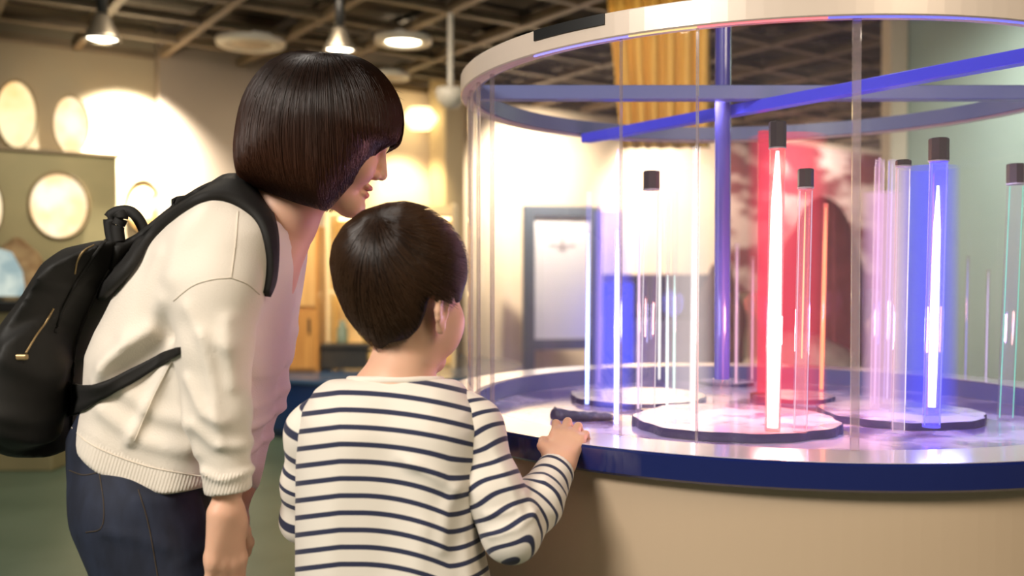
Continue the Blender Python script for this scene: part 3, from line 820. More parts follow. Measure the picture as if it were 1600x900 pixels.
def island(pxc, front, half, hgt=.014, seed=0, ntop=None):
    yf = WZ(pxc, front, ZF)[1]; r = half * (yf + .1) / F; c = np.array([(pxc - 800) / F * (yf + r), yf + r]); g = np.random.default_rng(seed)
    ph = g.uniform(0, 6, 6); n = 200; outer = []
    for i in range(n):
        t = 2 * math.pi * i / n; rr_ = r * (1 + .02 * math.sin(3 * t + ph[0]) + .02 * math.sin(7 * t + ph[1]) + .012 * math.sin(15 * t + ph[2])); outer.append((rr_ * math.cos(t), rr_ * math.sin(t)))
    z0, z1 = ZF + .0004, ZF + hgt
    v = [(c[0] + a, c[1] + b, z0) for a, b in outer] + [(c[0] + a * .995, c[1] + b * .995, z1) for a, b in outer]
    side = MB().add(v, [(i, (i + 1) % n, n + (i + 1) % n, n + i) for i in range(n)] + [tuple(range(n, 2 * n))])
    o = side.build('floor_island', m_iside, case)
    top = MB().add([(c[0] + a * .985, c[1] + b * .985, z1 + .0004) for a, b in outer], [tuple(range(n))]).build('island_top', m_itop, o)
    return c, r, z1


island(1148, 693, 165, .016, 1); island(1407, 673, 126, .014, 2); island(996, 640, 108, .012, 3); island(1240, 632, 62, .010, 4); island(1135, 606, 42, .010, 5)
# dark shard lying on the case floor
c = WZ(910, 656, ZF); fl = Field(); fl.cone(c + np.array([-.05, .0, .008]), c + np.array([.055, -.012, .006]), .014, .008, k=.01); fl.cone(c + np.array([-.052, .004, .012]), c + np.array([-.056, .012, .022]), .010, .004, k=.01)
lo, hi = c - .2, c + .2
fl.fn(lambda X, Y, Z: .0022 * np.abs(np.sin(150 * X + 60 * Y)) * np.sin(330 * Y + 90 * X), lo, hi, 0, 'd'); zf = ZF + .0005
fl.fn(lambda X, Y, Z: zf - Z, lo, hi, 0, 'x')
tag(field_obj('rock_shard', fl, .002, mat('dark_slate', (.03, .03, .06), .4, bump=(60, .6, .004))), 'jagged dark slate shard on the case floor nearest the boy\'s hand', 'rock shard')

# posts ---------------------------------------------------------------------
m_post = mat('indigo_post', (.06, .055, .30), .18, coat=.8)
pb = WZ(1128, 640, ZF)
e = empty('centre_post', (pb[0], pb[1], ZF), 'tall indigo post rising through the middle of the case to the ceiling', 'post')
zc0 = zof(592, pb[1])
MB().lathe((pb[0], pb[1], 0), [(.001, zc0), (.017, zc0), (.0175, zc0 + .002), (.0175, ZC + .05), (.001, ZC + .05)], 28).build('shaft', m_post, e, smooth=False)
m_clr = mat_clear('clear_tube', (.97, .96, .98), .07, .05, (1, .94, 1), 1.45, .03, edge=1.0)
MB().lathe((pb[0], pb[1], 0), [(.001, ZF + .013), (.020, ZF + .013), (.020, zc0), (.001, zc0)], 28).build('clear_foot', m_clr, e, smooth=False)
m_redpost = mat_clear('red_acrylic_post', (.95, .45, .50), .05, .16, (1, .2, .26), 1.45, .05, glow=((1, .08, .14), .14))
pb = WZ(1192, 622, ZF)
e = empty('red_post', (pb[0], pb[1], ZF), 'translucent red acrylic post just left of and behind the bright red tube', 'post')
MB().lathe((pb[0], pb[1], 0), [(.001, ZF + .012), (.014, ZF + .012), (.014, zof(205, pb[1])), (.001, zof(205, pb[1]))], 24).build('shaft', m_redpost, e)
MB().lathe((pb[0], pb[1], 0), [(.001, ZF), (.030, ZF), (.030, ZF + .012), (.001, ZF + .012)], 24).build('foot', m_blk, e)

# tubes -----------------------------------------------------------------------
m_cap = mat('black_rubber_cap', (.035, .025, .03), .35, coat=.2)
cores = {}


def core_mat(name, col, st):
    if name not in cores: cores[name] = mat_emit('core_' + name, col, st)
    return cores[name]


def tube_thing(px, ytop, ybot, wpx, label, cap=0, core=None, cw=.25, c0=None, c1=None, tint=(.97, .96, .98), glow=None, lean=0, tip=False, zbase=0, hz=.05, edges=None, refl=.07):
    p = WZ(px, ybot, ZF + zbase); d = p[1]; r = wpx / F * d / 2; zt = zof(ytop, d); zb = p[2] + .0008
    e = empty('light_tube', (p[0], p[1], zb), label, 'light tube', 'light tubes in the glass case')
    key = 'tube_%s_%s_%s' % (tint, glow, hz)
    m = cores.get(key) or mat_clear('tube_acrylic', tint, refl, hz, tuple(min(1, c * 1.02) for c in tint), 1.45, .04, glow=glow); cores[key] = m
    lx = lean * d / F
    top = np.array([p[0] + lx, p[1], zt]); base = np.array([p[0], p[1], zb])
    capz = 0
    if cap:
        ch = cap / F * d; cr = r * 1.12
        MB().lathe((top[0], top[1], zt - ch), [(.0005, 0), (cr * .96, 0), (cr, .001), (cr, ch - .002), (cr * .9, ch), (.0005, ch)], 8, a0=.39, a1=.39 + 2 * math.pi).build('end_cap', m_cap, e)
        MB().lathe((top[0], top[1], zt - ch - .003), [(.0005, 0), (cr * 1.02, 0), (cr * 1.02, .0025), (.0005, .0025)], 16).build('collar', mat_c, e)
        capz = ch + .003
    tp = top - np.array([0, 0, capz])
    pts = [base, tp]; rs = [r, r]
    if tip: pts = [base, tp - np.array([0, 0, .02]), tp - np.array([0, 0, .006]), tp]; rs = [r, r, r * .55, r * .15]
    MB().tube(pts, rs, 24).build('tube', m, e, smooth=False)
    if core:
        za = zof(c0 if c0 else ytop + cap + 6, d); zz = zof(c1, d) if c1 else zb + .012
        fa = lambda z: base + (tp - base) * ((z - zb) / (tp[2] - zb))
        MB().tube([fa(zz), fa(zz + (za - zz) * .3), fa(zz + (za - zz) * .8), fa(za)], [r * cw * .8, r * cw, r * cw * .8, r * cw * .25], 12).build('light_core', core, e, smooth=True)
    if edges:
        for s, mm in ((-1, edges[0]), (1, edges[1])):
            off = np.array([s * r * .86, -r * .2, 0]); MB().tube([base + off + np.array([0, 0, .004]), tp + off - np.array([0, 0, .004])], r * .055, 6).build('edge_line', mm, e)
    return e


mat_c = mat('clear_collar_grey', (.4, .38, .42), .3)
eg = core_mat('green_edge', (.25, 1, .72), .8); ebl = core_mat('blue_edge', (.3, .3, 1), 1.1); epk = core_mat('pink_edge', (1, .62, .85), .75); ewh = core_mat('white_edge', (1, .93, .95), .8); ecy = core_mat('cyan_edge', (.75, 1, .92), .95)
tube_thing(1207, 190, 674, 24, 'bright red-white glowing tube with a black cap, tallest of the lit tubes', 40, core_mat('red', (1, .46, .40), 5.5), .92, zbase=.016, lean=6, tint=(1, .6, .6), glow=((1, .12, .12), .35), c1=668)
tube_thing(1250, 264, 676, 22, 'clear black-capped tube with orange lines, right of the bright red tube', 28, core_mat('orange', (1, .42, .22), 1.6), .12, c0=300, c1=560, lean=7, edges=(epk, epk), zbase=.016)
tube_thing(1283, 318, 616, 7, 'thin orange-red glowing rod behind the black-capped orange-lined tube', 0, core_mat('redorange', (1, .24, .10), 2.2), .85, lean=6, glow=((1, .1, .05), .3))
tube_thing(1455, 216, 668, 27, 'wide black-capped tube with a blue-white core, right of the pink cluster', 34, core_mat('blue', (.72, .74, 1), 4.5), .50, c0=290, c1=636, lean=9, glow=((.08, .08, 1), .30), tint=(.7, .7, 1), edges=(ebl, ebl), zbase=.014)
tube_thing(1571, 256, 656, 24, 'clear black-capped tube with green edges at the far right', 30, None, lean=13, edges=(eg, eg))
tube_thing(1403, 250, 676, 21, 'clear capless pinkish tube left of the wide blue tube', 8, None, lean=6, edges=(epk, ewh), zbase=.014, glow=((1, .7, .85), .05))
tube_thing(1366, 246, 640, 15, 'clear pink-edged tube, leftmost of the pink cluster', 0, core_mat('pink', (1, .5, .8), .9), .18, lean=6, edges=(epk, epk), glow=((1, .5, .8), .08), tip=True, zbase=.014)
tube_thing(1386, 250, 632, 13, 'clear violet tube in the middle of the pink cluster', 0, core_mat('violet', (.75, .6, 1), 1.0), .18, lean=6, edges=(ebl, epk), glow=((.7, .5, 1), .06), zbase=.014)
tube_thing(1012, 267, 640, 24, 'clear black-capped tube with white edges, left part of the case', 28, None, lean=5, edges=(ewh, ewh), zbase=.012)
tube_thing(1083, 226, 642, 13, 'glowing yellow-white tube with a pointed tip left of the indigo post', 0, core_mat('yellowwhite', (1, .95, .80), 4.0), .55, lean=4, tip=True, glow=((1, .9, .7), .15), edges=(ewh, ewh))
tube_thing(963, 232, 672, 10, 'thin blue-white glowing tube with a pointed tip, brightest on the left side', 0, core_mat('bluewhite', (.52, .62, 1), 5.0), .8, c0=360, lean=2, tip=True, glow=((.3, .3, 1), .25))
tube_thing(917, 300, 640, 9, 'thin blue glowing rod, leftmost lit tube of the case', 0, core_mat('paleblue', (.36, .50, 1), 3.0), .75, c0=365, lean=3, glow=((.2, .25, 1), .12), hz=.02)
tube_thing(936, 320, 606, 12, 'dim purple rod between the two blue rods', 0, core_mat('purple', (.72, .42, .9), .6), .3, lean=2, glow=((.5, .3, 1), .12))
tube_thing(997, 310, 648, 8, 'thin pinkish rod just left of the black-capped clear tube', 0, core_mat('pinkwhite', (1, .7, .9), .9), .5, lean=2, glow=((1, .7, .9), .05))
tube_thing(1030, 300, 600, 9, 'thin clear rod just right of the black-capped clear tube', 0, core_mat('whitish', (1, .96, .9), 1.3), .4, lean=1)
tube_thing(1042, 310, 642, 8, 'thin white rod, second right of the black-capped clear tube', 0, core_mat('greenwhite', (.8, 1, .88), 1.6), .5, c0=430, lean=1)
tube_thing(1053, 300, 628, 9, 'thin mint-edged rod halfway to the yellow-white tube', 0, core_mat('mint', (.6, 1, .85), 1.5), .4, c0=430, lean=1)
tube_thing(1150, 380, 606, 8, 'thin pink rod just right of the indigo post', 0, core_mat('rose', (1, .5, .7), .9), .4, lean=1, glow=((1, .5, .6), .05))
tube_thing(1175, 400, 600, 7, 'thin rose rod between the indigo and the red post', 0, core_mat('rose', (1, .5, .7), .9), .4, lean=1)
tube_thing(1540, 420, 612, 6, 'faint thin violet rod behind, left of the green-edged tube', 0, core_mat('violet', (.75, .6, 1), 1.0), .3, lean=3)
tube_thing(1508, 400, 606, 6, 'faint thin blue rod behind, right of the wide blue tube', 0, core_mat('faintblue', (.4, .4, 1), .8), .3, lean=3)


# added glow halos around the brightest tubes, no real sleeves: fullest where looked at squarely, thin at their edges
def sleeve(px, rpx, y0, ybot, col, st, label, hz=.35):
    p = WZ(px, ybot, ZF); d = p[1]; r = rpx / F * d; zt = zof(y0, d); n0 = 'glow_halo_%d' % px
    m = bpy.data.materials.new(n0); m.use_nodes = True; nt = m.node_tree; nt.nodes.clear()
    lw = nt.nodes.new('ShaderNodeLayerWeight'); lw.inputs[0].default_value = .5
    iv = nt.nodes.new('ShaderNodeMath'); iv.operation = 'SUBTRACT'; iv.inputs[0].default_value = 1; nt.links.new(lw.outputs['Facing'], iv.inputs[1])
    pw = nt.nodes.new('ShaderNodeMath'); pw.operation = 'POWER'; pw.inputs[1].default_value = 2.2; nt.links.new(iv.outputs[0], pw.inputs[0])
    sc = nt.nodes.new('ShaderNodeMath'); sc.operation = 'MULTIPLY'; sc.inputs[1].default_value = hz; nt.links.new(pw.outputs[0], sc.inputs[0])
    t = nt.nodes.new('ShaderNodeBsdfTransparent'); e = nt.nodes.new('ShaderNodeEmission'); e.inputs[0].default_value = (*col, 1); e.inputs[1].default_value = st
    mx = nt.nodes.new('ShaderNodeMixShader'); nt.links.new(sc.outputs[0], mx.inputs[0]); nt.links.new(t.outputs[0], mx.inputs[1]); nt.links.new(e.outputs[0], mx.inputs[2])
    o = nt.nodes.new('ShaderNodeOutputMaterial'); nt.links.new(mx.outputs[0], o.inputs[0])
    return tag(MB().lathe((p[0], p[1], 0), [(r, ZF + .016), (r, zt)], 64).build('glow_halo', m, smooth=True), label, 'acrylic sleeve')  # added glow halo, no real acrylic sleeve


for nm_, px_, py_, cl_, pw_ in (('red_tube_glow', 1207, 560, (1, .40, .36), 5), ('blue_tube_glow', 1455, 560, (.2, .22, 1), 2.5), ('violet_tube_glow', 963, 560, (.5, .5, 1), .8)):
    l = bpy.data.lights.new(nm_, 'POINT'); l.energy = pw_; l.color = cl_; l.shadow_soft_size = .05; l.specular_factor = 0; o = bpy.data.objects.new(nm_, l); C.objects.link(o); q_ = WZ(px_, 660, ZF); o.location = (q_[0], q_[1] - .05, 1.0)
sleeve(1228, 62, 215, 650, (1, .06, .12), .95, 'wide red glow halo around the bright red tube', .40)
sleeve(1448, 46, 262, 655, (.07, .08, 1), 1.0, 'wide blue glow halo around the widest blue tube', .46)
sleeve(958, 34, 330, 650, (.16, .16, 1), .9, 'blue glow halo around the blue-white tube at the left', .42)
sleeve(1376, 30, 300, 655, (1, .55, .90), .9, 'pink glow halo around the pink cluster of tubes', .30)
sleeve(1076, 40, 260, 640, (1, .85, .80), .9, 'pale glow halo around the yellow-white tube', .26)
# down-lights of the case, in the top ring
for q, (x, y, pw, col) in enumerate([(CX - .1, CY + .05, 7, (1, .9, .95)), (CX + .30, CY - .1, 6, (.85, .8, 1)), (CX - .35, CY + .2, 4, (.9, .88, 1)), (CX + .1, CY + .4, 5, (1, .9, .95))]):
    spot('case_down_light', (x, y, ZT + .02), (x, y, ZF), pw * 1.25, col, 110, .8, .03)
# ================================================================ PEOPLE
def skin_mat(name, base):
    m = mat(name, base, .48, spec=.4, sss=.12, bump=(500, .08, .0006)); nt = m.node_tree; b = nt.nodes['Principled BSDF']
    a = nt.nodes.new('ShaderNodeAttribute'); a.attribute_name = 'tone'; nt.links.new(a.outputs['Color'], b.inputs['Base Color']); return m


m_skin = skin_mat('skin', (.72, .42, .29))
SK = np.array((.76, .44, .30))


def frame(yaw, pitch, roll=0):
    """columns: forward, left, up"""
    f = Vector((math.cos(yaw) * math.cos(pitch), math.sin(yaw) * math.cos(pitch), -math.sin(pitch)))
    l = Vector((-math.sin(yaw), math.cos(yaw), 0)); u = f.cross(l)
    M = Matrix((f, l, u)).transposed()
    if roll: M = M @ Matrix.Rotation(roll, 3, 'X')
    return np.array(M)


def add_head(fl, O, R, s, child=False):
    O = np.array(O)
    T = lambda x, y, z, s=s: O + R @ (np.array((x, y, z)) * s)
    if child:
        fl.ell(T(-.008, 0, .042), np.array((.096, .078, .092)) * s, R, .01)
        fl.ell(T(.034, 0, -.030), np.array((.058, .060, .070)) * s, R, .03)
    else:
        fl.ell(T(-.012, 0, .032), np.array((.094, .073, .080)) * s, R, .01)
        fl.ell(T(.035, 0, -.030), np.array((.053, .055, .072)) * s, R, .03)
    for q in (-1, 1):
        fl.cone(T(.0, q * .048, -.055), T(.068, q * .012, -.096), .017 * s, .013 * s, .03)
        fl.ell(T(.064, q * (.038 if child else .034), -.034), np.array((.026, .026, .028)) * s, R, .02)
        if child: fl.ell(T(.050, q * .040, -.058), np.array((.028, .024, .030)) * s, R, .02)
        fl.cone(T(.080, q * .036, .020), T(.089, q * .010, .022), .007 * s, .007 * s, .014)
    fl.ell(T(.081, 0, -.098), np.array((.016, .018, .014)) * s, R, .02)
    for q in (-1, 1): fl.ell(T(.097, q * .031, .003), np.array((.017, .015, .010)) * s, R, .012, '-')
    for q in (-1, 1): fl.ell(T(.0765, q * .031, .002), np.array((.0125, .0145, .0115)) * s, R, .004)
    fl.cone(T(.087, 0, .010), T(.104, 0, -.030), .0065 * s, .0085 * s, .010)
    fl.ell(T(.103, 0, -.034), np.array((.0085, .0078, .007)) * s, R, .005)
    for q in (-1, 1): fl.ell(T(.094, q * .0105, -.037), np.array((.009, .007, .007)) * s, R, .005)
    for q in (-1, 1): fl.ell(T(.098, q * .006, -.0435), np.array((.005, .003, .003)) * s, R, .002, '-')
    fl.ell(T(.0885, 0, -.0600), np.array((.0105, .0215, .0060)) * s, R, .004)
    fl.ell(T(.0870, 0, -.0725), np.array((.0105, .0185, .0072)) * s, R, .004)
    fl.ell(T(.103, 0, -.0655), np.array((.012, .017, .0016)) * s, R, .003, '-')
    es = 1.2 if child else 1.0; eo = .003 if child else 0; s0 = s; T0 = T
    for q in (-1, 1):      # ears: plate, rim, lobe, hollow
        T = lambda x, y, z: T0(-.010 + (x + .010) * es, q * eo + y, -.008 + (z + .008) * es - (.009 if child else 0))
        s = s0 * es
        Re = R @ np.array(Matrix.Rotation(-q * math.radians(24 if child else 20), 3, 'Z'))
        fl.ell(T(-.010, q * .081, -.008), np.array((.0165, .0045, .029)) * s, Re, .006)
        sl = .42 if child else .3
        pts = [T(-.010 + .015 * math.cos(a), q * (.083 - sl * .015 * math.cos(a)), -.004 + .026 * math.sin(a)) for a in np.linspace(-.9, 4.0, 12)]
        fl.chain(pts, [.0040 * s] * 12, .003)
        fl.ell(T(-.006, q * .080, -.034), np.array((.008, .005, .009)) * s, R, .005)
        fl.ell(T(-.006, q * .0865, -.006), np.array((.008, .005, .013)) * s, Re, .003, '-')
    return T0


def tone_fn(T, O, R, s, extra=None):
    def fn(V):
        L = ((V - O) @ R) / s; c = np.tile(SK, (len(V), 1))
        def blob(p, r, col, a):
            w = np.clip(1.35 - np.sqrt((((L - np.array(p)) / np.array(r)) ** 2).sum(1)), 0, .35) / .35 * a
            return c * (1 - w[:, None]) + np.array(col) * w[:, None]
        for q in (-1, 1): c = blob((.066, q * .036, -.030), (.03, .026, .026), (.80, .38, .28), .35)
        c = blob((.10, 0, -.0600), (.012, .021, .0062), (.62, .17, .15), .9); c = blob((.10, 0, -.0725), (.013, .018, .0072), (.66, .20, .17), .9)
        c = blob((.10, 0, -.0655), (.014, .018, .0016), (.2, .04, .04), .9)
        for q in (-1, 1):
            c = blob((.086, q * .031, .0035), (.006, .0165, .0022), (.03, .015, .012), .95)      # lash line
            c = blob((.087, q * .032, .0255), (.012, .017, .0035), (.10, .05, .03), .8)         # brow
        return c
    return fn


def add_hand(fl, wrist, fwd, back, side, s, curls, splay=.10, thumb=None, wr=.024, k=.0035):
    """fwd: to the fingertips, back: out of the back of the hand, side: towards the thumb; curls: bend per finger"""
    w = np.array(wrist, float); f = np.array(fwd, float); f /= np.linalg.norm(f); b = np.array(back, float); b -= f * (b @ f); b /= np.linalg.norm(b); sd = np.array(side, float); sd -= f * (sd @ f) + b * (sd @ b); sd /= np.linalg.norm(sd)
    offs = [.030, .010, -.010, -.028]; kl = [.088, .092, .087, .078]; seg = [(.040, .025, .020), (.044, .029, .021), (.041, .027, .020), (.032, .020, .017)]; rad = [.0088, .0090, .0085, .0075]
    kn = []
    for i in range(4):
        K = w + f * kl[i] * s + sd * offs[i] * s; kn.append(K)
        fl.cone(w + sd * offs[i] * .55 * s, K - b * .003 * s, .0165 * s, .0105 * s, .014)
    for i in range(3): fl.cone(kn[i] - f * .01 * s - b * .004 * s, kn[i + 1] - f * .01 * s - b * .004 * s, .010 * s, .010 * s, .006)
    for i in range(4):
        p = kn[i]; a = 0; dirb = (f + sd * (offs[i] * splay * 30 * s)); dirb /= np.linalg.norm(dirb)
        r = rad[i] * s; pts = [p]; cr = curls[i]
        for j, L in enumerate(seg[i]):
            a += cr[j]; p = p + (dirb * math.cos(a) - b * math.sin(a)) * L * s; pts.append(p)
        fl.chain(pts, [r * 1.12, r * 1.02, r * .95, r * .84], .003, k0=.008)
    t0 = w + f * .018 * s + sd * .024 * s
    if thumb is None: thumb = [(.045, .045, -.012), (.072, .060, -.020), (.094, .062, -.028)]
    tp = [t0] + [w + f * a * s + sd * c * s + b * d * s for a, c, d in thumb]
    fl.chain(tp, [.0135 * s, .0105 * s, .0095 * s, .0082 * s], .005, k0=.012)


# --- hair helpers: a shell given by its outline, with strands laid over it
class Hair:
    def __init__(s, outline, cpx, d, Wd, plow=2.0, zlo=None, zhi=None):
        s.d = d; s.c = W(*cpx, d); s.W = Wd; s.plow = plow; s.zlo = zlo; s.zhi = zhi
        P = np.array([W(x, y, d)[[0, 2]] for x, y in outline]) - s.c[[0, 2]]
        th = np.linspace(-math.pi, math.pi, 361)[:-1]; R = np.zeros(360)
        for i, t in enumerate(th):
            dx, dz = math.cos(t), math.sin(t); best = 0
            for a, b in zip(P, np.roll(P, -1, 0)):
                e = b - a; den = dx * e[1] - dz * e[0]
                if abs(den) < 1e-12: continue
                tt = (a[0] * e[1] - a[1] * e[0]) / den; uu = (a[0] * dz - a[1] * dx) / den
                if tt > 0 and -1e-6 <= uu <= 1 + 1e-6: best = max(best, tt)
            R[i] = best
        ker = np.exp(-np.arange(-6, 7) ** 2 / 6.0); ker /= ker.sum()
        s.R = np.convolve(np.concatenate([R[-6:], R, R[:6]]), ker, 'valid'); s.th = th
    def rho(s, X, Z):
        x = X - s.c[0]; z = Z - s.c[2]; a = np.arctan2(z, x)
        r = np.interp(a, np.append(s.th, math.pi), np.append(s.R, s.R[0])); return np.sqrt(x * x + z * z) / r
    def pw(s, Z):
        if s.zlo is None: return 2.0 + 0 * Z
        t = np.clip((s.zhi - Z) / (s.zhi - s.zlo), 0, 1); return 2 + (s.plow - 2) * t * t * (3 - 2 * t)
    def sdf(s, inset=0):
        m = s.R.mean()
        def fn(X, Y, Z):
            p = s.pw(Z); r = s.rho(X, Z)
            return ((r ** p + (np.abs(Y - s.d) / s.W) ** p) ** (1 / p) - 1) * m * .8 + inset
        return fn
    def lift(s, xz, sc=1.0):
        r = np.minimum(s.rho(xz[..., 0], xz[..., 1]), .999); p = s.pw(xz[..., 1]); return s.W * sc * (1 - r ** p) ** (1 / p)
    def fieldit(s, inset=0):
        m = s.R.max() + .02; fl = Field(); fl.fn(s.sdf(inset), s.c - np.array([m, s.W, m]), s.c + np.array([m, s.W, m])); return fl


def bez(P, t):
    t = t[:, None]; return (1 - t) ** 3 * P[0] + 3 * t * (1 - t) ** 2 * P[1] + 3 * t * t * (1 - t) * P[2] + t ** 3 * P[3]


def strands_mesh(name, paths, r, mat_, parent, rs=None):
    """paths (N, n, 3): thin three-sided strands"""
    N, n, _ = paths.shape
    T = np.gradient(paths, axis=1); T /= np.linalg.norm(T, axis=2, keepdims=True) + 1e-9
    ref = np.array([0, 1., 0]); A = np.cross(T, ref); A /= np.linalg.norm(A, axis=2, keepdims=True) + 1e-9; B = np.cross(T, A)
    prof = np.interp(np.linspace(0, 1, n), [0, .1, .8, 1], [.5, 1, .9, .15])[None, :, None] * (r if rs is None else rs[:, None, None])
    V = np.stack([paths + prof * (A * math.cos(q) * 1.5 + B * math.sin(q)) for q in (0, 2.094, 4.189)], 2).reshape(-1, 3)
    i = np.arange(N)[:, None, None] * n * 3; j = np.arange(n - 1)[None, :, None] * 3; q = np.arange(3)[None, None]
    a = i + j + q; b = i + j + (q + 1) % 3
    Fq = np.stack([a, b, b + 3, a + 3], -1).reshape(-1, 4)
    me = np_mesh(name, V, Fq)
    at = me.attributes.new('rnd', 'FLOAT', 'POINT'); at.data.foreach_set('value', np.repeat(rng.random(N), n * 3).astype(np.float32))
    at = me.attributes.new('len', 'FLOAT', 'POINT'); at.data.foreach_set('value', np.tile(np.repeat(np.linspace(0, 1, n), 3), N).astype(np.float32))
    return link(name, me, mat_, parent)


def hair_mat(name, dark, light, tip):
    m = mat(name, dark, .34, spec=.28); nt = m.node_tree; b = nt.nodes['Principled BSDF']
    a = nt.nodes.new('ShaderNodeAttribute'); a.attribute_name = 'rnd'; l = nt.nodes.new('ShaderNodeAttribute'); l.attribute_name = 'len'
    mx = nt.nodes.new('ShaderNodeMix'); mx.data_type = 'RGBA'; mx.inputs[6].default_value = (*dark, 1); mx.inputs[7].default_value = (*light, 1); nt.links.new(a.outputs['Fac'], mx.inputs[0])
    mr = nt.nodes.new('ShaderNodeMapRange'); mr.inputs[1].default_value = .35; mr.inputs[2].default_value = 1.0; mr.inputs[4].default_value = .75
    nt.links.new(l.outputs['Fac'], mr.inputs[0])
    m2 = nt.nodes.new('ShaderNodeMix'); m2.data_type = 'RGBA'; m2.inputs[7].default_value = (*tip, 1); nt.links.new(mr.outputs[0], m2.inputs[0]); nt.links.new(mx.outputs[2], m2.inputs[6])
    nt.links.new(m2.outputs[2], b.inputs['Base Color']); return m


# ---------------------------------------------------------------- fabrics
def knit(name, col):
    m = mat(name, col, .85, sheen=.25, bump=(420, .35, .0015)); nt = m.node_tree; b = nt.nodes['Principled BSDF']
    old = b.inputs['Normal'].links[0].from_node
    a = nt.nodes.new('ShaderNodeAttribute'); a.attribute_name = 'rib'
    sn = nt.nodes.new('ShaderNodeMath'); sn.operation = 'SINE'; nt.links.new(a.outputs['Fac'], sn.inputs[0])
    bp = nt.nodes.new('ShaderNodeBump'); bp.inputs['Strength'].default_value = .30; bp.inputs['Distance'].default_value = .0012
    nt.links.new(sn.outputs[0], bp.inputs['Height']); nt.links.new(old.outputs[0], bp.inputs['Normal']); nt.links.new(bp.outputs[0], b.inputs['Normal'])
    return m


m_sweater = knit('cream_knit', (.76, .68, .58))
m_denim = mat('dark_denim', (.006, .009, .022), .8, noise=(35, (.013, .019, .042), 5, .4, .65, (1, 1, .35)), bump=(700, .25, .0006))
m_pack = mat('black_nylon', (.010, .0095, .009), .62, noise=(9, (.016, .015, .013), 4, .35, .7), bump=(900, .25, .0004), spec=.3)
m_web = mat('black_webbing', (.012, .011, .010), .7, bump=(700, .3, .0005), spec=.3)
m_zip = mat('brass_zip', (.32, .22, .10), .4, metal=.6)
m_thread = mat('cream_thread', (.70, .61, .50), .8)
m_dthread = mat('tan_denim_thread', (.05, .034, .02), .7)

# ================================================================ WOMAN
WD = 1.45
tors = [(388, 272), (350, 284), (318, 304), (280, 330), (238, 369), (205, 412), (181, 452), (155, 500), (137, 539), (129, 582), (126, 625), (119, 660), (107, 700), (100, 760), (120, 830), (230, 870), (330, 870), (388, 850), (398, 760), (402, 700), (420, 640), (440, 570), (458, 490), (472, 420), (477, 385), (474, 362), (460, 345), (440, 330), (415, 290)]
sw = Field()
sw.pil(tors, WD, .150, .085)
SL = [W(352, 392, 1.325), W(341, 450, 1.30), W(337, 540, 1.285), W(345, 640, 1.28), W(358, 780, 1.285)]
SR = [.062, .061, .049, .040, .029]
sw.chain(SL, SR, .012, k0=.05)
# far arm
SLf = [W(425, 400, 1.60), W(400, 600, 1.60), W(376, 745, 1.52)]
sw.chain(SLf, [.055, .045, .032], .02, k0=.05)
# cuff flare
sw.cone(W(354, 728, 1.285), W(359, 790, 1.285), .0325, .0315, .004)
# body displacement: soft folds
fo = [([(270, 560), (205, 690)], 1.3, 0.0051, .006), ([(240, 520), (180, 560), (150, 600)], 1.3, 0.0085, .010), ([(262, 470), (225, 520), (165, 570)], 1.3, 0.0068, .012),
      ([(275, 545), (292, 620), (318, 700)], 1.3, 0.0068, .008), ([(330, 520), (345, 600), (355, 690)], 1.27, 0.0051, .006), ([(365, 500), (372, 600)], 1.27, 0.0051, .007),
      ([(300, 590), (330, 640), (360, 655)], 1.27, 0.0059, .006), ([(310, 660), (345, 690), (385, 695)], 1.27, 0.0059, .006), ([(305, 480), (330, 520), (370, 540)], 1.27, 0.0051, .008),
      ([(320, 735), (355, 745), (392, 737)], 1.27, 0.0059, .004), ([(160, 640), (230, 690), (290, 705)], 1.3, 0.0051, .010), ([(180, 600), (250, 650), (300, 660)], 1.3, 0.0043, .010),
      ([(320, 330), (290, 380), (280, 430)], 1.3, 0.0051, .014), ([(250, 400), (225, 470), (200, 520)], 1.3, 0.0051, .012)]
lo3, hi3 = np.array([-1.2, 1.0, .6]), np.array([0, 1.9, 1.4])
sw.fn(folds(fo), lo3, hi3, 0, 'd')
sw.fn(lambda X, Y, Z: -.0012 * np.sin(38 * X + 23 * Z) * np.sin(29 * Z - 17 * X + 11 * Y), lo3, hi3, 0, 'd')
hemx = np.array([[108, 688], [128, 711], [170, 736], [230, 759], [290, 775], [330, 779], [345, 778], [370, 752], [393, 733], [410, 728]], float)
hemw_ = np.array([W(x, y, 1.335)[[0, 2]] for x, y in hemx])
sw.p = [q if i else q for i, q in enumerate(sw.p)]
bodyonly = sw.p[0]
def hemfn(X, Y, Z):
    return np.interp(X, hemw_[:, 0], hemw_[:, 1]) - Z + 0 * Y
def torso_cut(X, Y, Z):
    return smax(bodyonly[0](X, Y, Z), hemfn(X, Y, Z), .008)
sw.p[0] = (torso_cut,) + tuple(bodyonly[1:])
zc1 = W(358, 768, 1.285)[2]
sw.fn(lambda X, Y, Z: (zc1 - Z) * .98 + .10 * (X - W(358, 768, 1.285)[0]) + 0 * Y, np.array([-.60, 1.15, .70]), np.array([-.30, 1.36, .82]), .004, 'x')
sw.cone(W(356, 745, 1.285), W(359, 800, 1.285), .025, .026, .002, '-')
# neck opening (V)
sw.cone(W(425, 300, WD - .005), W(446, 345, WD - .02), .052, .034, .006, '-')
sw.cone(W(446, 345, WD - .03), W(452, 392, WD - .03), .026, .006, .006, '-')

